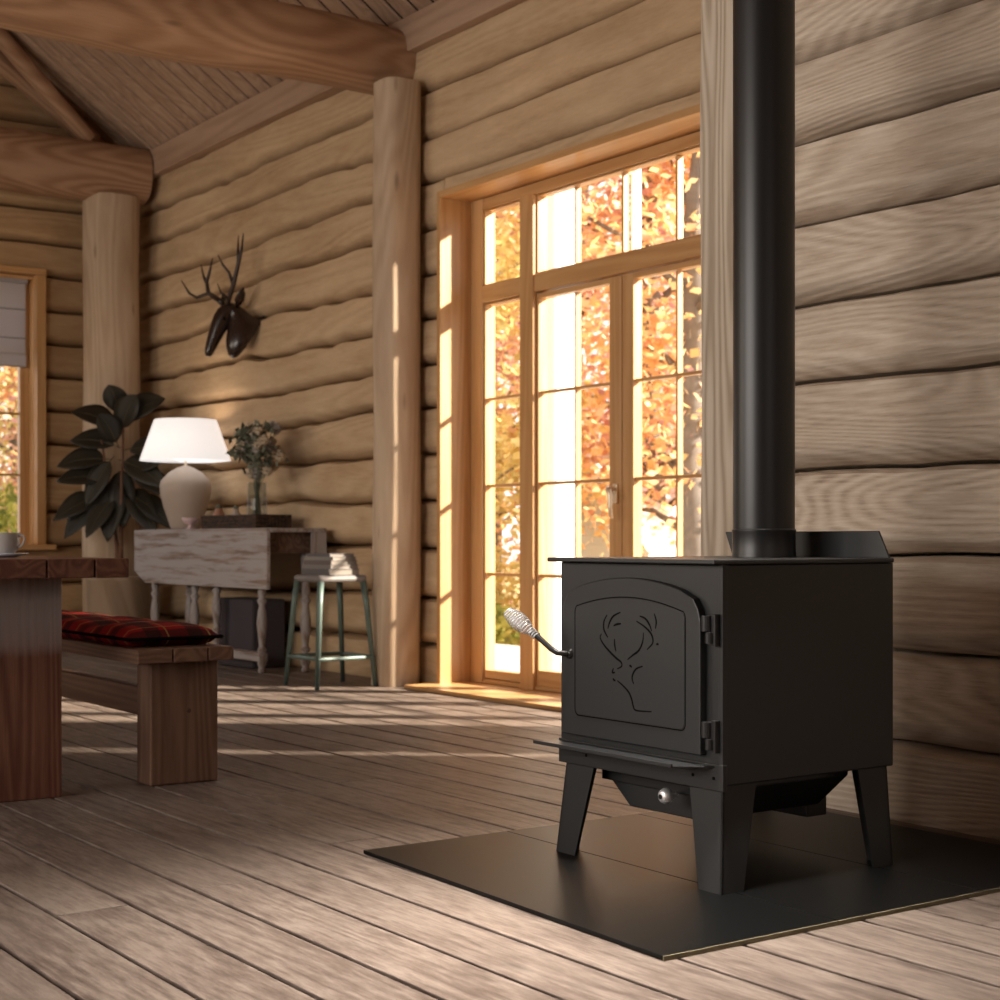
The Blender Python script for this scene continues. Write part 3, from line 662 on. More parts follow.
# stovepipe
pp = thing('stovepipe', (2.905, 2.916, ZT+0.011), 'straight matte black stovepipe rising from the stove top out of the picture', 'pipe')
mb = MB(); mb.lathe([(0.080, 0.0), (0.080, 4.18)], (2.905, 2.916, ZT+0.011), 64); smooth_angle(mb.build('pipe', M['black_pipe'], pp))
mb = MB(); mb.lathe([(0.0805, 0.0), (0.083, 0.0), (0.083, 0.008), (0.0818, 0.012), (0.0818, 0.062), (0.083, 0.066), (0.083, 0.072), (0.0805, 0.074)], (2.905, 2.916, ZT+0.011), 64); smooth_angle(mb.build('collar', M['black_pipe'], pp))
# hearth slab (one thing, tiles and edge strips)
hp = thing('hearth_slab', (2.8, 2.94, 0), 'black stone hearth slab in joined tiles on the floor under the stove', 'hearth')
xs = [2.008, 2.50, 2.985, 3.475]; xt = [2.054, 2.515, 2.99, 3.475]; y0, y1 = 2.288, 3.525
for i in range(3):
    a, b, c, d = xs[i]+0.001, xs[i+1]-0.001, xt[i+1]-0.001, xt[i]+0.001
    mb = MB(); mb.hexa([(a, y0+0.004, 0), (b, y0+0.004, 0), (c, y1, 0), (d, y1, 0), (a, y0+0.004, ZP), (b, y0+0.004, ZP), (c, y1, ZP), (d, y1, ZP)]); mb.build('tile', M['pad'], hp, bevel=0.0015)
for i in range(3):
    mb = MB(); mb.box(xs[i]+0.001, xs[i+1]-0.001, y0, y0+0.0038, 0.0, ZP-0.001); mb.build('edge_strip', M['pad_edge'], hp)

# ------------------------------------------------------------------ dining table
def dining_table():
    t = thing('dining_table', (1.2, 5.6, 0), 'heavy red-brown plank dining table at the left edge of the picture', 'table')
    xs = [0.62, 0.79, 0.95, 1.11, 1.285, 1.437, 1.587, 1.736, 1.848]
    for i in range(len(xs)-1):
        mb = MB(); mb.box(xs[i]+0.0025, xs[i+1]-0.0025, 4.60, 6.75, 0.704, 0.763, 1)
        mb.build('tabletop_plank', M['table'], t, bevel=0.004)
    for y in (4.86, 6.35):
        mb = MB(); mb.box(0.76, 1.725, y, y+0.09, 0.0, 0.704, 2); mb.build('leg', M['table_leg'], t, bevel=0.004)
    mb = MB(); mb.box(1.18, 1.28, 4.95, 6.35, 0.28, 0.42, 1); mb.build('stretcher', M['table'], t, bevel=0.004)
dining_table()
def cup():
    c = (1.757, 5.055, 0.763)
    z = 0.763
    t = thing('saucer', (1.617, 5.10, z), 'small pale glazed saucer under the grey cup on the dining table', 'saucer')
    mb = MB(); mb.lathe([(0.0, 0), (0.035, 0), (0.05, 0.004), (0.078, 0.012), (0.078, 0.014), (0.04, 0.007), (0.0, 0.006)], (1.617, 5.10, z), 32); mb.build('saucer_dish', M['saucer'], t, smooth=True)
    t = thing('cup', (1.617, 5.10, z+0.0065), 'grey ceramic cup with a small handle on the dining table', 'cup')
    mb = MB(); mb.lathe([(0.0, 0.0), (0.028, 0.0), (0.030, 0.006), (0.043, 0.018), (0.050, 0.04), (0.052, 0.072), (0.0515, 0.0745), (0.049, 0.072), (0.047, 0.04), (0.038, 0.018), (0.0, 0.012)], (1.617, 5.10, z+0.0065), 36); mb.build('cup_body', M['cup'], t, smooth=True)
    mb = MB(); a = Vector((0.74, -0.67, 0)); c0 = Vector((1.617, 5.10, z+0.0065))
    P = [c0+a*r+Vector((0, 0, h)) for r, h in ((0.049, 0.062), (0.062, 0.066), (0.070, 0.056), (0.066, 0.04), (0.056, 0.03), (0.047, 0.028))]
    mb.tube(P, 0.004, 8); mb.build('cup_handle', M['cup'], t, smooth=True)
cup()

# ------------------------------------------------------------------ bench and cushion
def bench():
    t = thing('bench', (2.15, 5.9, 0), 'brown slab-legged wooden bench beside the dining table, carrying the plaid cushion', 'bench')
    for a, b in ((1.955, 2.075), (2.080, 2.20), (2.205, 2.296)):
        mb = MB(); mb.box(a, b, 4.80, 7.0, 0.416, 0.462, 1); mb.build('seat_plank', M['bench'], t, bevel=0.004)
    for y in (4.89, 6.78):
        mb = MB(); mb.box(2.036, 2.28, y, y+0.12, 0.0, 0.416, 2); lg = mb.build('leg', M['bench'], t, bevel=0.006)
    mb = MB(); mb.box(2.10, 2.15, 5.01, 6.78, 0.21, 0.31, 1); mb.build('stretcher', M['bench'], t, bevel=0.004)
    mb = MB(); mb.tube([(2.172, 4.8905, 0.245), (2.172, 4.888, 0.245)], 0.008, 14); mb.build('peg', M['console_dark'], t)
bench()
def cushion():
    x0, x1, y0, y1, z0 = 1.965, 2.300, 4.90, 6.85, 0.462
    mb = MB(); nx, ny = 16, 80; vs = []; ws = []
    t = thing('seat_cushion', (2.13, 5.9, z0), 'long red and black plaid seat cushion lying on the bench', 'cushion')
    def pt(u, v, top):
        ex = (1-abs(u)**5)**0.4 if abs(u) < 1 else 0; y = y0+(y1-y0)*v
        k = (v*(y1-y0)/0.42); pn = abs(math.sin(PI*k))**0.5
        ev = min(1, min(v, 1-v)*(y1-y0)/0.05)**0.5
        h = (0.018+0.020*pn+0.008*pn*(1-u*u))*ex*ev
        wv = 0.003*noise.noise(Vector((u*3, y*6, top)))
        return (0.5*(x0+x1)+0.5*(x1-x0)*u, y, z0+0.030+(h+wv if top else -min(h, 0.028)))
    for top in (1, 0):
        for j in range(ny+1):
            for i in range(nx+1): vs.append(pt(-1+2*i/nx, j/ny, top)); ws.append((0, 0, 0))
    m = (nx+1)*(ny+1); fs = []
    for j in range(ny):
        for i in range(nx):
            a = j*(nx+1)+i; fs += [(a, a+1, a+nx+2, a+nx+1), (m+a, m+a+nx+1, m+a+nx+2, m+a+1)]
    mb.add(vs, fs, ws); mb.build('cushion_cover', M['plaid'], t, smooth=True)
    mb = MB(); P = [(x0, y0, z0+0.028), (x1, y0, z0+0.028), (x1, y1, z0+0.028), (x0, y1, z0+0.028), (x0, y0, z0+0.028)]
    mb.tube(P, 0.006, 8); mb.build('piping', M['groove'], t, smooth=True)
cushion()

# ------------------------------------------------------------------ console (drop-leaf) table
def turned_leg(x, y, z0, z1, par, mat, r=1.0):
    h = z1-z0
    pr = [(0.020, 0), (0.026, 0.02), (0.018, 0.045), (0.028, 0.07), (0.028, 0.14), (0.018, 0.16), (0.030, 0.19), (0.017, 0.22), (0.022, 0.28), (0.033, 0.42), (0.024, 0.52), (0.017, 0.56), (0.031, 0.60), (0.018, 0.63), (0.026, 0.66), (0.020, 0.80), (0.028, 0.88), (0.028, 1.0)]
    mb = MB(); mb.lathe([(a*r, b*h) for a, b in pr], (x, y, z0), 16); o = mb.build('leg', mat, par, smooth=True); return o
ZC = 0.893
def console():
    t = thing('console_table', (4.5, 9.5, 0), 'worn whitewashed drop-leaf console table against the log wall under the lamp', 'table')
    mb = MB(); mb.box(4.275, 4.655, 8.43, 10.50, ZC-0.026, ZC, 1); mb.build('tabletop', M['console'], t, bevel=0.004)
    mb = MB(); mb.prism([(8.435, 0.522), (10.30, 0.522), (10.50, 0.60), (10.50, ZC-0.004), (8.435, ZC-0.004)], 4.248, 4.274, 0, 1); mb.build('drop_leaf', M['console'], t, bevel=0.004)
    mb = MB(); mb.box(4.32, 4.64, 8.52, 10.40, 0.74, ZC-0.026, 1); mb.build('apron', M['console_dark'], t)
    mb = MB(); mb.box(4.56, 4.655, 8.432, 8.46, 0.735, ZC-0.026, 2); mb.build('end_bracket', M['console'], t)
    for y in (8.68, 9.33, 9.67, 10.34): turned_leg(4.34, y, 0.0 if y not in (9.33,) else 0.12, 0.74, t, M['console'])
    for y in (8.60, 10.34): turned_leg(4.60, y, 0.0, 0.74, t, M['console'], 1.1)
    mb = MB(); mb.box(4.31, 4.37, 8.66, 9.75, 0.07, 0.125, 1); mb.build('runner', M['console'], t, bevel=0.004)
console()
tag((lambda mb: (mb.box(4.42, 4.66, 8.98, 9.5, 0.0, 0.44), mb.build('storage_box', M['box'], bevel=0.015))[1])(MB()), 'dark grey fabric box standing on the floor under the console table', 'box')
# lamp
def lamp():
    c = (4.48, 10.14, ZC)
    t = thing('table_lamp', c, 'lit table lamp with white tapered shade and beige ceramic base on the console', 'lamp')
    k = [(0.0, 0), (0.095, 0), (0.105, 0.012), (0.12, 0.06), (0.155, 0.16), (0.178, 0.25), (0.182, 0.31), (0.172, 0.345), (0.12, 0.40), (0.06, 0.435), (0.03, 0.445), (0.018, 0.45)]
    mb = MB(); mb.lathe([(r*0.98, z*0.99) for r, z in k], c, 40); mb.build('lamp_base', M['ceramic'], t, smooth=True)
    mb = MB(); mb.tube([(c[0], c[1], c[2]+0.44), (c[0], c[1], c[2]+0.56)], 0.009, 12); mb.build('lamp_stem', M['brass'], t)
    z0, z1 = 0.480, 0.765; r0, r1 = 0.315, 0.215
    mb = MB(); mb.lathe([(r0, z0), (r1, z1), (r1-0.004, z1), (r0-0.004, z0), (r0, z0)], c, 36); mb.build('lamp_shade', M['shade'], t, smooth=True)
    mb = MB(); mb.blob((c[0], c[1], c[2]+0.60), 0.035, 2, sc=(1, 1, 1.3)); mb.build('light_bulb', M['shade'], t, smooth=True)
    light('lamp_bulb_light', 'POINT', (c[0], c[1], c[2]+0.67), (0, 0, 0), 2.5, (1, 0.72, 0.45), shadow_soft_size=0.06)
lamp()
def small_things():
    # footed bowl
    c = (4.33, 9.72, ZC)
    t = thing('footed_bowl', c, 'small pale pink footed bowl beside the lamp base on the console', 'bowl')
    mb = MB(); mb.lathe([(0.0, 0), (0.032, 0), (0.030, 0.006), (0.014, 0.016), (0.016, 0.03), (0.045, 0.045), (0.058, 0.075), (0.055, 0.076), (0.042, 0.052), (0.0, 0.042)], c, 28); mb.build('bowl', M['pink'], t, smooth=True)
    # wicker tray
    t = thing('wicker_tray', (4.47, 9.22, ZC), 'dark woven wicker tray holding the vase on the console', 'tray')
    mb = MB(); x0, x1, y0, y1, z0, z1 = 4.36, 4.60, 8.80, 9.60, ZC, ZC+0.085; th = 0.014
    mb.box(x0, x1, y0, y1, z0, z0+0.012); mb.build('tray_base', M['wicker'], t)
    mb = MB()
    for k in range(7):
        z = z0+0.012+k*0.0115; r = 0.0072; off = 0.003*(k % 2)
        P = [(x0+off, y0+off, z), (x1-off, y0+off, z), (x1-off, y1-off, z), (x0+off, y1-off, z), (x0+off, y0+off, z)]
        mb.tube(P, r, 6)
    n = 28
    for i in range(n+1):
        y = y0+(y1-y0)*i/n
        for x in (x0-0.003, x1+0.003): mb.tube([(x, y, z0+0.004), (x, y, z1+0.004)], 0.0045, 5)
    for i in range(1, 10):
        x = x0+(x1-x0)*i/10
        for y in (y0-0.003, y1+0.003): mb.tube([(x, y, z0+0.004), (x, y, z1+0.004)], 0.0045, 5)
    mb.build('tray_sides', M['wicker'], t)
    # little jars
    for (x, y, r, h, m, lb) in ((4.44, 9.51, 0.04, 0.125, 'copper', 'copper-coloured jar standing left in the wicker tray'), (4.50, 9.38, 0.033, 0.12, 'ceramic', 'beige jar between the copper jar and the glass vase')):
        t = thing('jar', (x, y, ZC+0.013), lb, 'jar', 'jars in the wicker tray')
        mb = MB(); mb.lathe([(0, 0), (r*0.85, 0), (r, h*0.2), (r, h*0.7), (r*0.6, h*0.85), (r*0.65, h), (r*0.6, h), (0, h*0.95)], (x, y, ZC+0.013), 20); mb.build('jar_body', M[m], t, smooth=True)
        mb = MB(); mb.blob((x, y, ZC+0.013+h+0.01), r*0.6, 2, sc=(1, 1, 0.6)); mb.build('jar_lid', M['sage'], t, smooth=True)
    # vase and bouquet
    c = Vector((4.46, 8.99, ZC+0.013))
    t = thing('glass_vase', tuple(c), 'clear glass vase of flowers standing in the wicker tray', 'vase')
    mb = MB(); mb.lathe([(0.0, 0.0), (0.062, 0.0), (0.066, 0.01), (0.064, 0.12), (0.058, 0.27), (0.060, 0.28), (0.055, 0.275), (0.060, 0.12), (0.060, 0.015), (0.0, 0.010)], tuple(c), 32); mb.build('vase_wall', M['vase_glass'], t, smooth=True)
    t = thing('bouquet', tuple(c+Vector((0, 0, 0.03))), 'loose bouquet of cream flowers and sage leaves in the glass vase', 'flowers')
    rnd = random.Random(3); fl = c+Vector((0, 0, 0.50)); heads = []
    def pick():
        while True:
            v = Vector((rnd.uniform(-1, 1), rnd.uniform(-1, 1), rnd.uniform(-1, 1)))
            if 0.3 < v.length < 1: return v
    for i in range(70):
        v = pick(); heads.append(fl+Vector((v.x*0.15, v.y*0.25, v.z*0.17)))
    mb = MB()
    for i, h in enumerate(heads[:20]):
        mb.tube([c+Vector((rnd.uniform(-.03, .03), rnd.uniform(-.03, .03), 0.03)), c+Vector((rnd.uniform(-.02, .02), rnd.uniform(-.025, .025), 0.27)), h], 0.0025, 5)
    mb.build('stems', M['sage'], t)
    def flower(p, r, mat, name):
        b = MB()
        for ring, (nr, k) in enumerate(((1.0, 8), (0.65, 6), (0.3, 4))):
            for i in range(k):
                a = 2*PI*i/k+ring*0.4; dx, dy = math.cos(a), math.sin(a); q = 0.45*(2-ring)*r*0.4
                tip = Vector((dx*r*nr, dy*r*nr, r*0.35*ring)); side = Vector((-dy, dx, 0))*r*0.38*(nr*0.6+0.4)
                base = Vector((0, 0, -r*0.3)); mid = Vector((dx*r*nr*0.6, dy*r*nr*0.6, r*(0.05+0.3*ring)))
                V = [p+base, p+mid+side, p+tip, p+mid-side]; b.add(V, [(0, 1, 2, 3)], [(0, 0, 0)]*4)
        b.blob(p, r*0.62, 1, 0.3); b.build(name, mat, t, fix=False)
    for i, h in enumerate(heads[:32]):
        flower(h, rnd.uniform(0.042, 0.068), M['petal'] if i % 3 else M['petal_grey'], 'blossom')
    for i, h in enumerate(heads[28:]):
        b = MB()
        for k in range(9):
            d = pick().normalized(); e = d.cross(pick()).normalized(); l = rnd.uniform(0.04, 0.075); q = h+pick()*0.035
            b.add([q, q+d*l*0.5+e*l*0.25, q+d*l, q+d*l*0.5-e*l*0.25], [(0, 1, 2, 3)], [(0, 0, 0)]*4)
        b.build('leaf_sprig', M['sage'], t, fix=False)
small_things()

# ------------------------------------------------------------------ stool with books
def stool():
    cx, cy = 4.275, 7.70
    t = thing('stool', (cx, cy, 0), 'green painted metal stool with worn grey seat beside the log post', 'stool')
    mb = MB(); mb.box(cx-0.155, cx+0.155, cy-0.155, cy+0.155, 0.585, 0.625); mb.build('seat', M['stool_seat'], t, bevel=0.02, seg=4)
    for sx in (-1, 1):
        for sy in (-1, 1):
            g = MB(); g.tube([(cx+sx*0.135, cy+sy*0.135, 0.59), (cx+sx*0.15, cy+sy*0.15, 0.45), (cx+sx*0.185, cy+sy*0.185, 0.0)], [0.019, 0.017, 0.013], 10); g.build('leg', M['stool'], t, smooth=True)
    q = 0.176
    for a, b in (((-q, -q), (q, -q)), ((q, -q), (q, q)), ((q, q), (-q, q)), ((-q, q), (-q, -q))):
        g = MB(); p, r = Vector((cx+a[0], cy+a[1], 0.165)), Vector((cx+b[0], cy+b[1], 0.165)); g.tube([p, r], 0.011, 8); g.build('rung', M['stool'], t)
    z = 0.625; rnd = random.Random(5)
    names = ['thick dark book at the bottom of the stack on the stool', 'pale grey book second from the bottom of the stack on the stool', 'brown-grey book in the middle of the stack on the stool', 'light cream book second from the top of the stack on the stool', 'dark grey book topmost of the stack on the stool']
    for i in range(5):
        th = (0.034, 0.022, 0.026, 0.020, 0.018)[i]; a = rnd.uniform(-0.25, 0.25); w_, l = 0.10-0.004*i, 0.145-0.008*i
        def R(x, y): return (cx+x*math.cos(a)-y*math.sin(a), cy+x*math.sin(a)+y*math.cos(a))
        b = thing('book', (cx, cy, z), names[i], 'book', 'books stacked on the stool')
        def slab(x0, x1, y0, y1, z0, z1):
            m = MB(); c4 = [R(x0, y0), R(x1, y0), R(x1, y1), R(x0, y1)]; m.hexa([(*p, z0) for p in c4]+[(*p, z1) for p in c4]); return m
        slab(-w_+0.005, w_, -l+0.005, l-0.005, z+0.003, z+th-0.003).build('pages', M['paper'], b)
        m = slab(-w_, w_+0.002, -l, l, z, z+0.003); k = slab(-w_, w_+0.002, -l, l, z+th-0.003, z+th-0.0003); s = slab(-w_, -w_+0.004, -l, l, z+0.003, z+th-0.003)
        for o in (k, s): m.add(o.v, o.f, o.w)
        m.build('cover', M['book%d' % i], b); z += th
stool()

# ------------------------------------------------------------------ potted plant
def plant():
    c = Vector((4.29, 10.86, 0)); rnd = random.Random(11)
    t = thing('potted_plant', tuple(c), 'tall rubber plant with large dark leaves in a tan tub in the far corner', 'plant')
    mb = MB(); mb.lathe([(0.0, 0.0), (0.20, 0.0), (0.215, 0.02), (0.235, 0.30), (0.245, 0.52), (0.255, 0.55), (0.235, 0.555), (0.225, 0.50), (0.0, 0.50)], tuple(c), 36); mb.build('tub', M['pot'], t, smooth=True)
    mb = MB(); mb.lathe([(0.0, 0.505), (0.224, 0.505), (0.22, 0.51), (0.0, 0.525)], tuple(c), 24); mb.build('soil', M['soil'], t)
    tips = []
    for i, (dx, dy, zt) in enumerate(((0.03, 0.02, 1.80), (-0.12, 0.06, 1.55), (-0.03, -0.10, 1.35))):
        P = [c+Vector((0.02*i-0.02, 0.02*(i-1), 0.5)), c+Vector((dx*0.3, dy*0.3, 0.9)), c+Vector((dx, dy, zt))]
        mb = MB(); mb.tube(P, [0.018, 0.014, 0.008], 8); mb.build('stem', M['stem'], t, smooth=True); tips.append((dx, dy, zt))
    R = Vector((0.8165, -0.5773, 0)); F = Vector((0.5773, 0.8165, 0))
    # leaves: (screen-right offset, height, direction right, direction up, length)
    LV = [(-0.05, 1.62, -0.8, 0.55, 0.36), (0.06, 1.66, 0.75, 0.65, 0.42), (0.02, 1.60, 0.35, 0.9, 0.38), (-0.06, 1.48, -0.85, 0.35, 0.34), (0.10, 1.45, 0.9, 0.15, 0.34), (-0.02, 1.50, -0.25, 0.8, 0.34),
          (-0.14, 1.38, -0.95, 0.1, 0.34), (0.05, 1.36, 0.7, -0.2, 0.36), (-0.08, 1.36, -0.4, -0.6, 0.30), (0.12, 1.26, 0.95, -0.2, 0.36), (-0.15, 1.24, -0.95, 0.2, 0.34), (-0.04, 1.22, -0.1, -0.9, 0.36),
          (0.08, 1.16, 0.6, -0.65, 0.36), (-0.14, 1.12, -0.7, -0.55, 0.36), (0.14, 1.10, 0.85, -0.4, 0.34), (-0.06, 1.10, -0.45, -0.6, 0.30), (-0.22, 1.10, -0.9, -0.25, 0.32),
          (0.16, 1.30, 0.8, 0.5, 0.30), (0.0, 1.30, 0.1, -0.8, 0.34), (0.0, 1.72, -0.2, 0.95, 0.3)]
    for (a, z, dr, dz, ln) in LV:
        base = c+R*a*0.8+F*rnd.uniform(-0.06, 0.02)+Vector((0, 0, z+0.03)); d = (R*dr+Vector((0, 0, dz))-F*rnd.uniform(0.05, 0.45)).normalized()
        nrm = (d.cross(Vector((0, 0, 1))).cross(d)*rnd.uniform(0.5, 1)-F*0.9).normalized(); side = d.cross(nrm).normalized(); nrm = side.cross(d).normalized()
        mb = MB(); n = 10; vs = []; wd = ln*0.29
        for i in range(n+1):
            s = i/n; wv = wd*(math.sin(PI*s**0.85)**0.75) if 0 < s < 1 else 0.002; droop = Vector((0, 0, -1))*ln*0.28*s*s
            ctr = base+d*ln*s+droop
            for k in (-1, -0.5, 0, 0.5, 1): vs.append(ctr+side*wv*k+nrm*abs(k)*wv*0.25)
        fs = [(i*5+j, i*5+j+1, i*5+j+6, i*5+j+5) for i in range(n) for j in range(4)]
        mb.add(vs, fs, [(0, 0, 0)]*len(vs)); lf = mb.build('leaf', M['leaf_dark'], t, smooth=True, fix=False)
        sm = lf.modifiers.new('thick', 'SOLIDIFY'); sm.thickness = 0.002
        mb = MB(); mb.tube([base-d*0.05]+[base+d*ln*s+Vector((0, 0, -1))*ln*0.28*s*s+nrm*0.002 for s in (0, 0.3, 0.6, 0.95)], [0.004, 0.004, 0.003, 0.002, 0.001], 5); mb.build('midrib', M['leaf_vein'], lf)
plant()

# ------------------------------------------------------------------ deer head on the wall
def deer_head():
    O = Vector((4.715, 9.67, 2.20)); out = Vector((-1, 0, 0)); U = Vector((0, 0, 1)); S = Vector((0, 1, 0))
    t = thing('deer_head', tuple(O), 'dark carved deer head with long antlers mounted on the log wall above the console', 'trophy')
    def P(o, s, u): return O+out*o+S*s+U*u
    path = [P(0.0, -0.06, 0.0), P(0.02, -0.06, 0.01), P(0.04, -0.05, 0.04), P(0.06, -0.035, 0.09), P(0.085, -0.015, 0.15), P(0.12, 0, 0.185), P(0.155, 0.01, 0.15), P(0.19, 0.02, 0.07), P(0.225, 0.03, -0.02), P(0.25, 0.035, -0.09), P(0.262, 0.035, -0.125), P(0.265, 0.035, -0.145)]
    rad = [(0.10, 0.215), (0.10, 0.21), (0.095, 0.15), (0.085, 0.095), (0.078, 0.075), (0.078, 0.07), (0.078, 0.068), (0.068, 0.058), (0.050, 0.045), (0.038, 0.036), (0.032, 0.028), (0.013, 0.013)]
    mb = MB(); mb.tube(path, rad, 20); mb.build('head', M['deer'], t, smooth=True, sub=1)
    for s in (-1, 1):
        b = P(0.10, s*0.075-0.005, 0.20); e = b+S*s*0.085+U*0.115; mb = MB()
        pts = [b, b+(e-b)*0.3, b+(e-b)*0.65, e]; mb.tube(pts, [(0.016, 0.012), (0.036, 0.014), (0.030, 0.011), (0.003, 0.003)], 12); mb.build('ear', M['deer'], t, smooth=True)
        mb = MB(); mb.blob(P(0.185, 0.015+s*0.066, 0.11), 0.013, 2); mb.build('eye', M['groove'], t, smooth=True)
    def A(L_): return [P(o, q, u) for o, q, u in L_]
    g = MB(); g.tube(A([(0.16, 0.035, 0.225), (0.16, 0.12, 0.27), (0.17, 0.235, 0.32), (0.17, 0.262, 0.40), (0.16, 0.235, 0.47), (0.15, 0.21, 0.56)]), [0.020, 0.017, 0.016, 0.014, 0.010, 0.003], 8)
    g.tube(A([(0.17, 0.26, 0.39), (0.16, 0.33, 0.44), (0.15, 0.40, 0.54)]), [0.013, 0.010, 0.003], 8)
    g.tube(A([(0.17, 0.235, 0.32), (0.20, 0.36, 0.30), (0.22, 0.44, 0.34), (0.24, 0.53, 0.44)]), [0.013, 0.011, 0.009, 0.003], 8)
    g.tube(A([(0.16, 0.07, 0.24), (0.22, 0.08, 0.27), (0.25, 0.08, 0.33)]), [0.012, 0.008, 0.003], 8); g.build('antler', M['antler'], t, smooth=True)
    g = MB(); g.tube(A([(0.16, -0.045, 0.215), (0.16, -0.09, 0.27), (0.16, -0.15, 0.345), (0.15, -0.19, 0.46), (0.14, -0.22, 0.55), (0.13, -0.225, 0.66)]), [0.020, 0.017, 0.016, 0.014, 0.010, 0.003], 8)
    g.tube(A([(0.15, -0.19, 0.46), (0.14, -0.165, 0.55), (0.13, -0.15, 0.66)]), [0.013, 0.010, 0.003], 8)
    g.tube(A([(0.16, -0.135, 0.33), (0.19, -0.13, 0.41), (0.22, -0.10, 0.46), (0.24, -0.07, 0.53)]), [0.013, 0.010, 0.008, 0.003], 8)
    g.tube(A([(0.16, -0.07, 0.24), (0.22, -0.07, 0.28), (0.24, -0.06, 0.34)]), [0.012, 0.008, 0.003], 8); g.build('antler', M['antler'], t, smooth=True)
deer_head()

# ------------------------------------------------------------------ outside
mb = MB(); mb.box(5.12, 60, -30, 60, -0.8, -0.5); mb.box(-30, 5.12, YE+0.5, 60, -0.8, -0.5); struct(mb.build('ground', M['litter']))
mb = MB()
for i in range(20):
    x = 5.13+i*0.14; mb.box(x+0.003, x+0.137, 2.0, 11.5, -0.14, -0.10, 1)
struct(mb.build('floor_porch', M['deck']))
mb = MB(); mb.box(5.13, 7.93, 2.0, 11.5, -0.5, -0.141, 1); struct(mb.build('floor_porch_base', M['shed_dark']))
def porch_post(x, y, w_, label):
    t = thing('porch_post', (x, y, -0.10), label, 'post', 'white porch posts outside the glass doors')
    mb = MB(); mb.box(x-w_/2, x+w_/2, y-w_/2, y+w_/2, -0.10, 3.4, 2); mb.build('shaft', M['white_paint'], t, bevel=0.008)
    mb = MB(); mb.box(x-w_/2-0.02, x+w_/2+0.02, y-w_/2-0.02, y+w_/2+0.02, -0.10, 0.02, 2); mb.build('plinth', M['white_paint'], t, bevel=0.006)
porch_post(6.30, 8.26, 0.215, 'thick white porch post seen through the left leaf of the glass doors')
porch_post(6.10, 8.79, 0.05, 'thin white porch post seen through the side light of the glass doors')
porch_post(6.60, 7.79, 0.05, 'thin white porch post seen through the right leaf of the glass doors')
def shed():
    x, y = 11.2, 12.55
    t = thing('garden_shed', (x, y, -0.5), 'small white-roofed garden shed beyond the glass doors', 'shed')
    mb = MB(); mb.box(x-1.1, x+1.1, y-0.8, y+0.8, -0.5, 0.85); mb.prism([(y-0.8, 0.85), (y+0.8, 0.85), (y, 1.58)], x-1.1, x+1.1, 0); mb.build('wall', M['white_paint'], t)
    mb = MB(); mb.prism([(y-1.05, 0.60), (y, 1.60), (y+0.95, 0.68), (y+0.95, 0.78), (y, 1.72), (y-1.05, 0.70)], x-1.3, x+1.3, 0); mb.build('roof', M['shed_roof'], t)
    mb = MB(); mb.box(x-1.12, x-1.1, y-0.6, y-0.1, -0.4, 0.5); mb.build('door', M['shed_dark'], t)
shed()
def tree(x, y, h, r, trunk, mat, label, seed, n=11000, group='autumn trees outside', z0=-0.5, low=0.13, leaf=0.115):
    rnd = random.Random(seed)
    t = thing('autumn_tree', (x, y, z0), label, 'tree', group)
    P = []; lean = rnd.uniform(-0.3, 0.3)
    for i in range(9): P.append((x+lean*(i/8)**2+0.05*rnd.uniform(-1, 1), y+0.06*rnd.uniform(-1, 1), z0+h*0.92*i/8))
    mb = MB(); mb.tube(P, [trunk*(1.2-1.05*i/8) for i in range(9)], 10)
    mb.build('trunk', M['bark'], t, smooth=True)
    mb = MB(); cl = []
    for i in range(16):
        s = rnd.uniform(low, 0.9); b = Vector((x+lean*s*s, y, z0+h*s)); a = rnd.uniform(0, 2*PI); l = r*(1.15-s*0.7)*rnd.uniform(0.5, 1)
        e = b+Vector((math.cos(a)*l, math.sin(a)*l, l*rnd.uniform(0.2, 0.8))); mb.tube([b, (b+e)/2+Vector((0, 0, 0.1)), e], [trunk*0.3, trunk*0.18, trunk*0.06], 5)
        cl += [e, (b+e)/2+Vector((rnd.uniform(-.4, .4), rnd.uniform(-.4, .4), 0.2))]
    mb.build('branches', M['bark'], t, smooth=True)
    while len(cl) < 46:
        s = rnd.uniform(low, 1.0); a = rnd.uniform(0, 2*PI); l = r*math.sqrt(rnd.random())*(1.2-0.7*s); cl.append(Vector((x+math.cos(a)*l, y+math.sin(a)*l, z0+h*s)))
    vs = []; fs = []; ws = []
    for i in range(n):
        c = cl[rnd.randrange(len(cl))]; q = c+Vector((rnd.gauss(0, 0.30), rnd.gauss(0, 0.30), rnd.gauss(0, 0.24)))*r*0.62
        d = Vector((rnd.gauss(0, 1), rnd.gauss(0, 1), rnd.gauss(0, 1))).normalized(); e = d.orthogonal().normalized(); l = leaf*rnd.uniform(0.6, 1.3)
        k = len(vs); vs += [q, q+d*l*0.5+e*l*0.38, q+d*l, q+d*l*0.5-e*l*0.38]; fs.append((k, k+1, k+2, k+3)); tint = min(1, max(0, rnd.gauss(0.5, 0.27))); ws += [(tint, 0, 0)]*4
    mb = MB(); mb.add(vs, fs, ws); mb.build('foliage', mat, t, fix=False)
s_, c_ = math.sin(math.atan2(1100, 1555.6)), math.cos(math.atan2(1100, 1555.6))
FO = {'orange': M['fol_orange'], 'yellow': M['fol_yellow'], 'red': M['fol_red'], 'green': M['fol_green']}
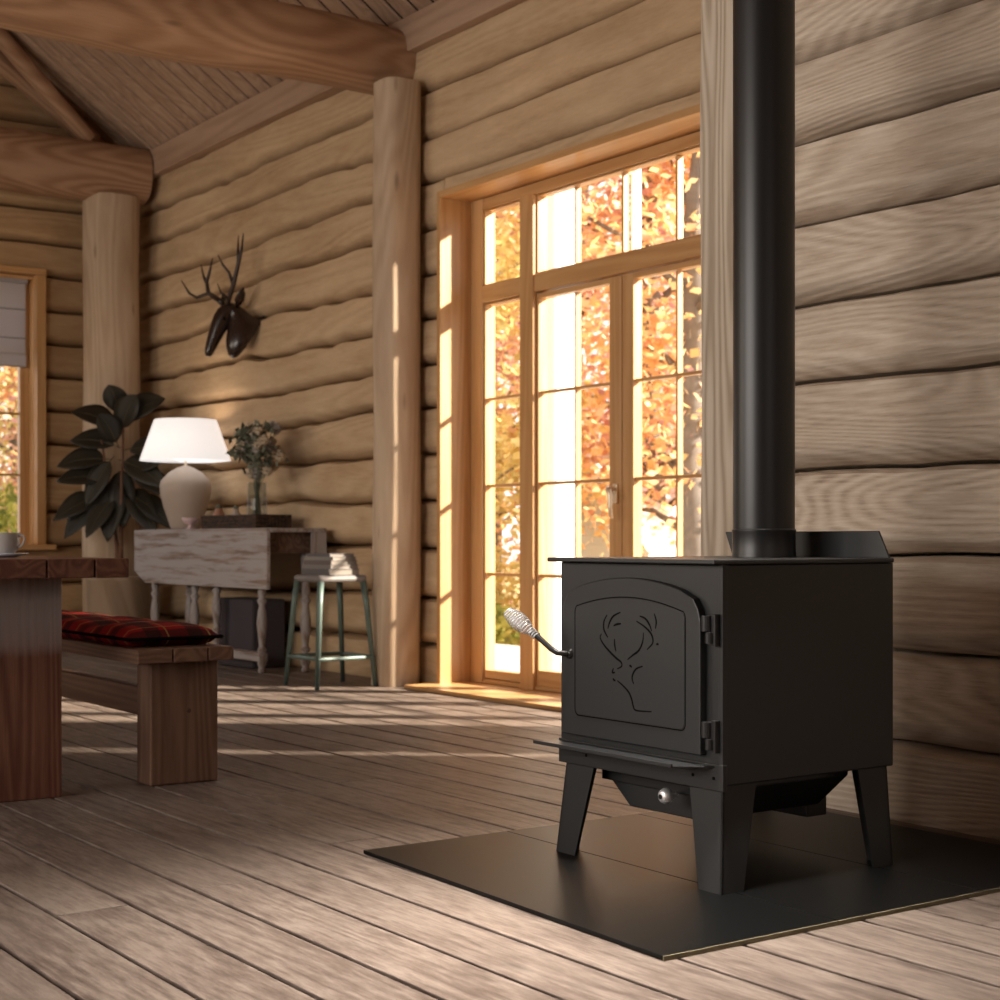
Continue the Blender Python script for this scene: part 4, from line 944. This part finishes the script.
TREES = [(9.48, 10.44, 9.0, 1.7, 0.15, 'orange', 'nearest orange tree, its grey trunk at the right edge of the glass doors'),
 (10.5, 12.15, 9.5, 1.8, 0.15, 'red', 'red-leaved tree with grey trunk in the right leaf of the glass doors'),
 (12.3, 15.7, 9.0, 2.2, 0.12, 'orange', 'orange tree rising behind the white shed'),
 (8.7, 13.3, 8.0, 1.7, 0.10, 'yellow', 'yellow tree straight beyond the side light of the glass doors'),
 (10.7, 17.2, 9.0, 2.2, 0.13, 'yellow', 'yellow tree behind the left leaf of the glass doors'),
 (13.3, 13.6, 10.0, 2.2, 0.14, 'red', 'red tree seen far right between the two grey trunks'),
 (15.2, 16.9, 11.0, 2.8, 0.15, 'red', 'tall red tree far back through the right door leaf'),
 (14.2, 20.3, 11.0, 2.8, 0.15, 'orange', 'orange tree far back through the side light'),
 (18.2, 20.8, 12.0, 3.4, 0.16, 'yellow', 'distant yellow tree filling the back behind the door leaves'),
 (18.6, 16.4, 12.0, 3.2, 0.16, 'orange', 'distant orange tree at the right behind the wooden post'),
 (16.6, 24.2, 12.0, 3.4, 0.16, 'yellow', 'distant yellow tree behind the transom windows')]
for i, (x, y, h, r, tr, col, lb) in enumerate(TREES): tree(x, y, h, r, tr, FO[col], lb, 20+i)
TW = [(7.42, 22.9, 10, 2.8, 0.13, 'yellow', 'tall yellow tree in the middle of the far window view'), (4.9, 18.3, 8.5, 2.2, 0.12, 'orange', 'orange tree nearest the far window'), (6.6, 19.4, 8.5, 2.2, 0.12, 'red', 'red tree right of the nearest one beyond the far window'),
      (5.9, 21.5, 10, 2.8, 0.14, 'yellow', 'yellow tree behind the orange one at the far window'), (9.9, 24.0, 10, 2.8, 0.14, 'orange', 'orange tree furthest right beyond the far window')]
for i, (x, y, h, r, tr, col, lb) in enumerate(TW): tree(x, y, h, r, tr, FO[col], lb, 50+i, low=0.08)
def bush(x, y, r, col, lb, seed):
    rnd = random.Random(seed); t = thing('bush', (x, y, -0.5), lb, 'bush', 'bushes outside')
    mb = MB()
    for k in range(7):
        a = k*0.9; mb.tube([(x, y, -0.5), (x+math.cos(a)*r*0.5, y+math.sin(a)*r*0.5, -0.5+r*0.9)], [0.02, 0.006], 5)
    mb.build('stems', M['bark'], t)
    vs = []; fs = []; ws = []
    for i in range(int(2600*r*r)):
        d0 = Vector((rnd.gauss(0, 1), rnd.gauss(0, 1), abs(rnd.gauss(0, 1)))).normalized()*r*rnd.uniform(0.6, 1)
        q = Vector((x, y, -0.5))+Vector((d0.x, d0.y, d0.z*1.3)); d = Vector((rnd.gauss(0, 1), rnd.gauss(0, 1), rnd.gauss(0, 1))).normalized(); e = d.orthogonal().normalized(); l = 0.10*rnd.uniform(0.6, 1.3)
        k = len(vs); vs += [q, q+d*l*0.5+e*l*0.38, q+d*l, q+d*l*0.5-e*l*0.38]; fs.append((k, k+1, k+2, k+3)); ws += [(min(1, max(0, rnd.gauss(0.5, 0.3))), 0, 0)]*4
    mb = MB(); mb.add(vs, fs, ws); mb.build('foliage', FO[col], t, fix=False)
bush(5.5, 16.2, 1.6, 'green', 'green bush low beyond the far window', 70)
bush(3.2, 15.4, 0.9, 'yellow', 'yellow bush low beyond the far window', 71)
bush(9.2, 11.3, 0.8, 'green', 'green bush beyond the porch through the right door leaf', 72)
bush(8.3, 12.4, 0.7, 'green', 'green bush beyond the porch through the side light', 73)
bush(8.9, 14.6, 1.1, 'orange', 'orange bush low behind the yellow tree through the side light', 75)
bush(9.9, 15.0, 1.2, 'yellow', 'large yellow bush left of the white shed', 76)
bush(11.2, 11.4, 1.0, 'yellow', 'yellow bush further back through the right door leaf', 74)
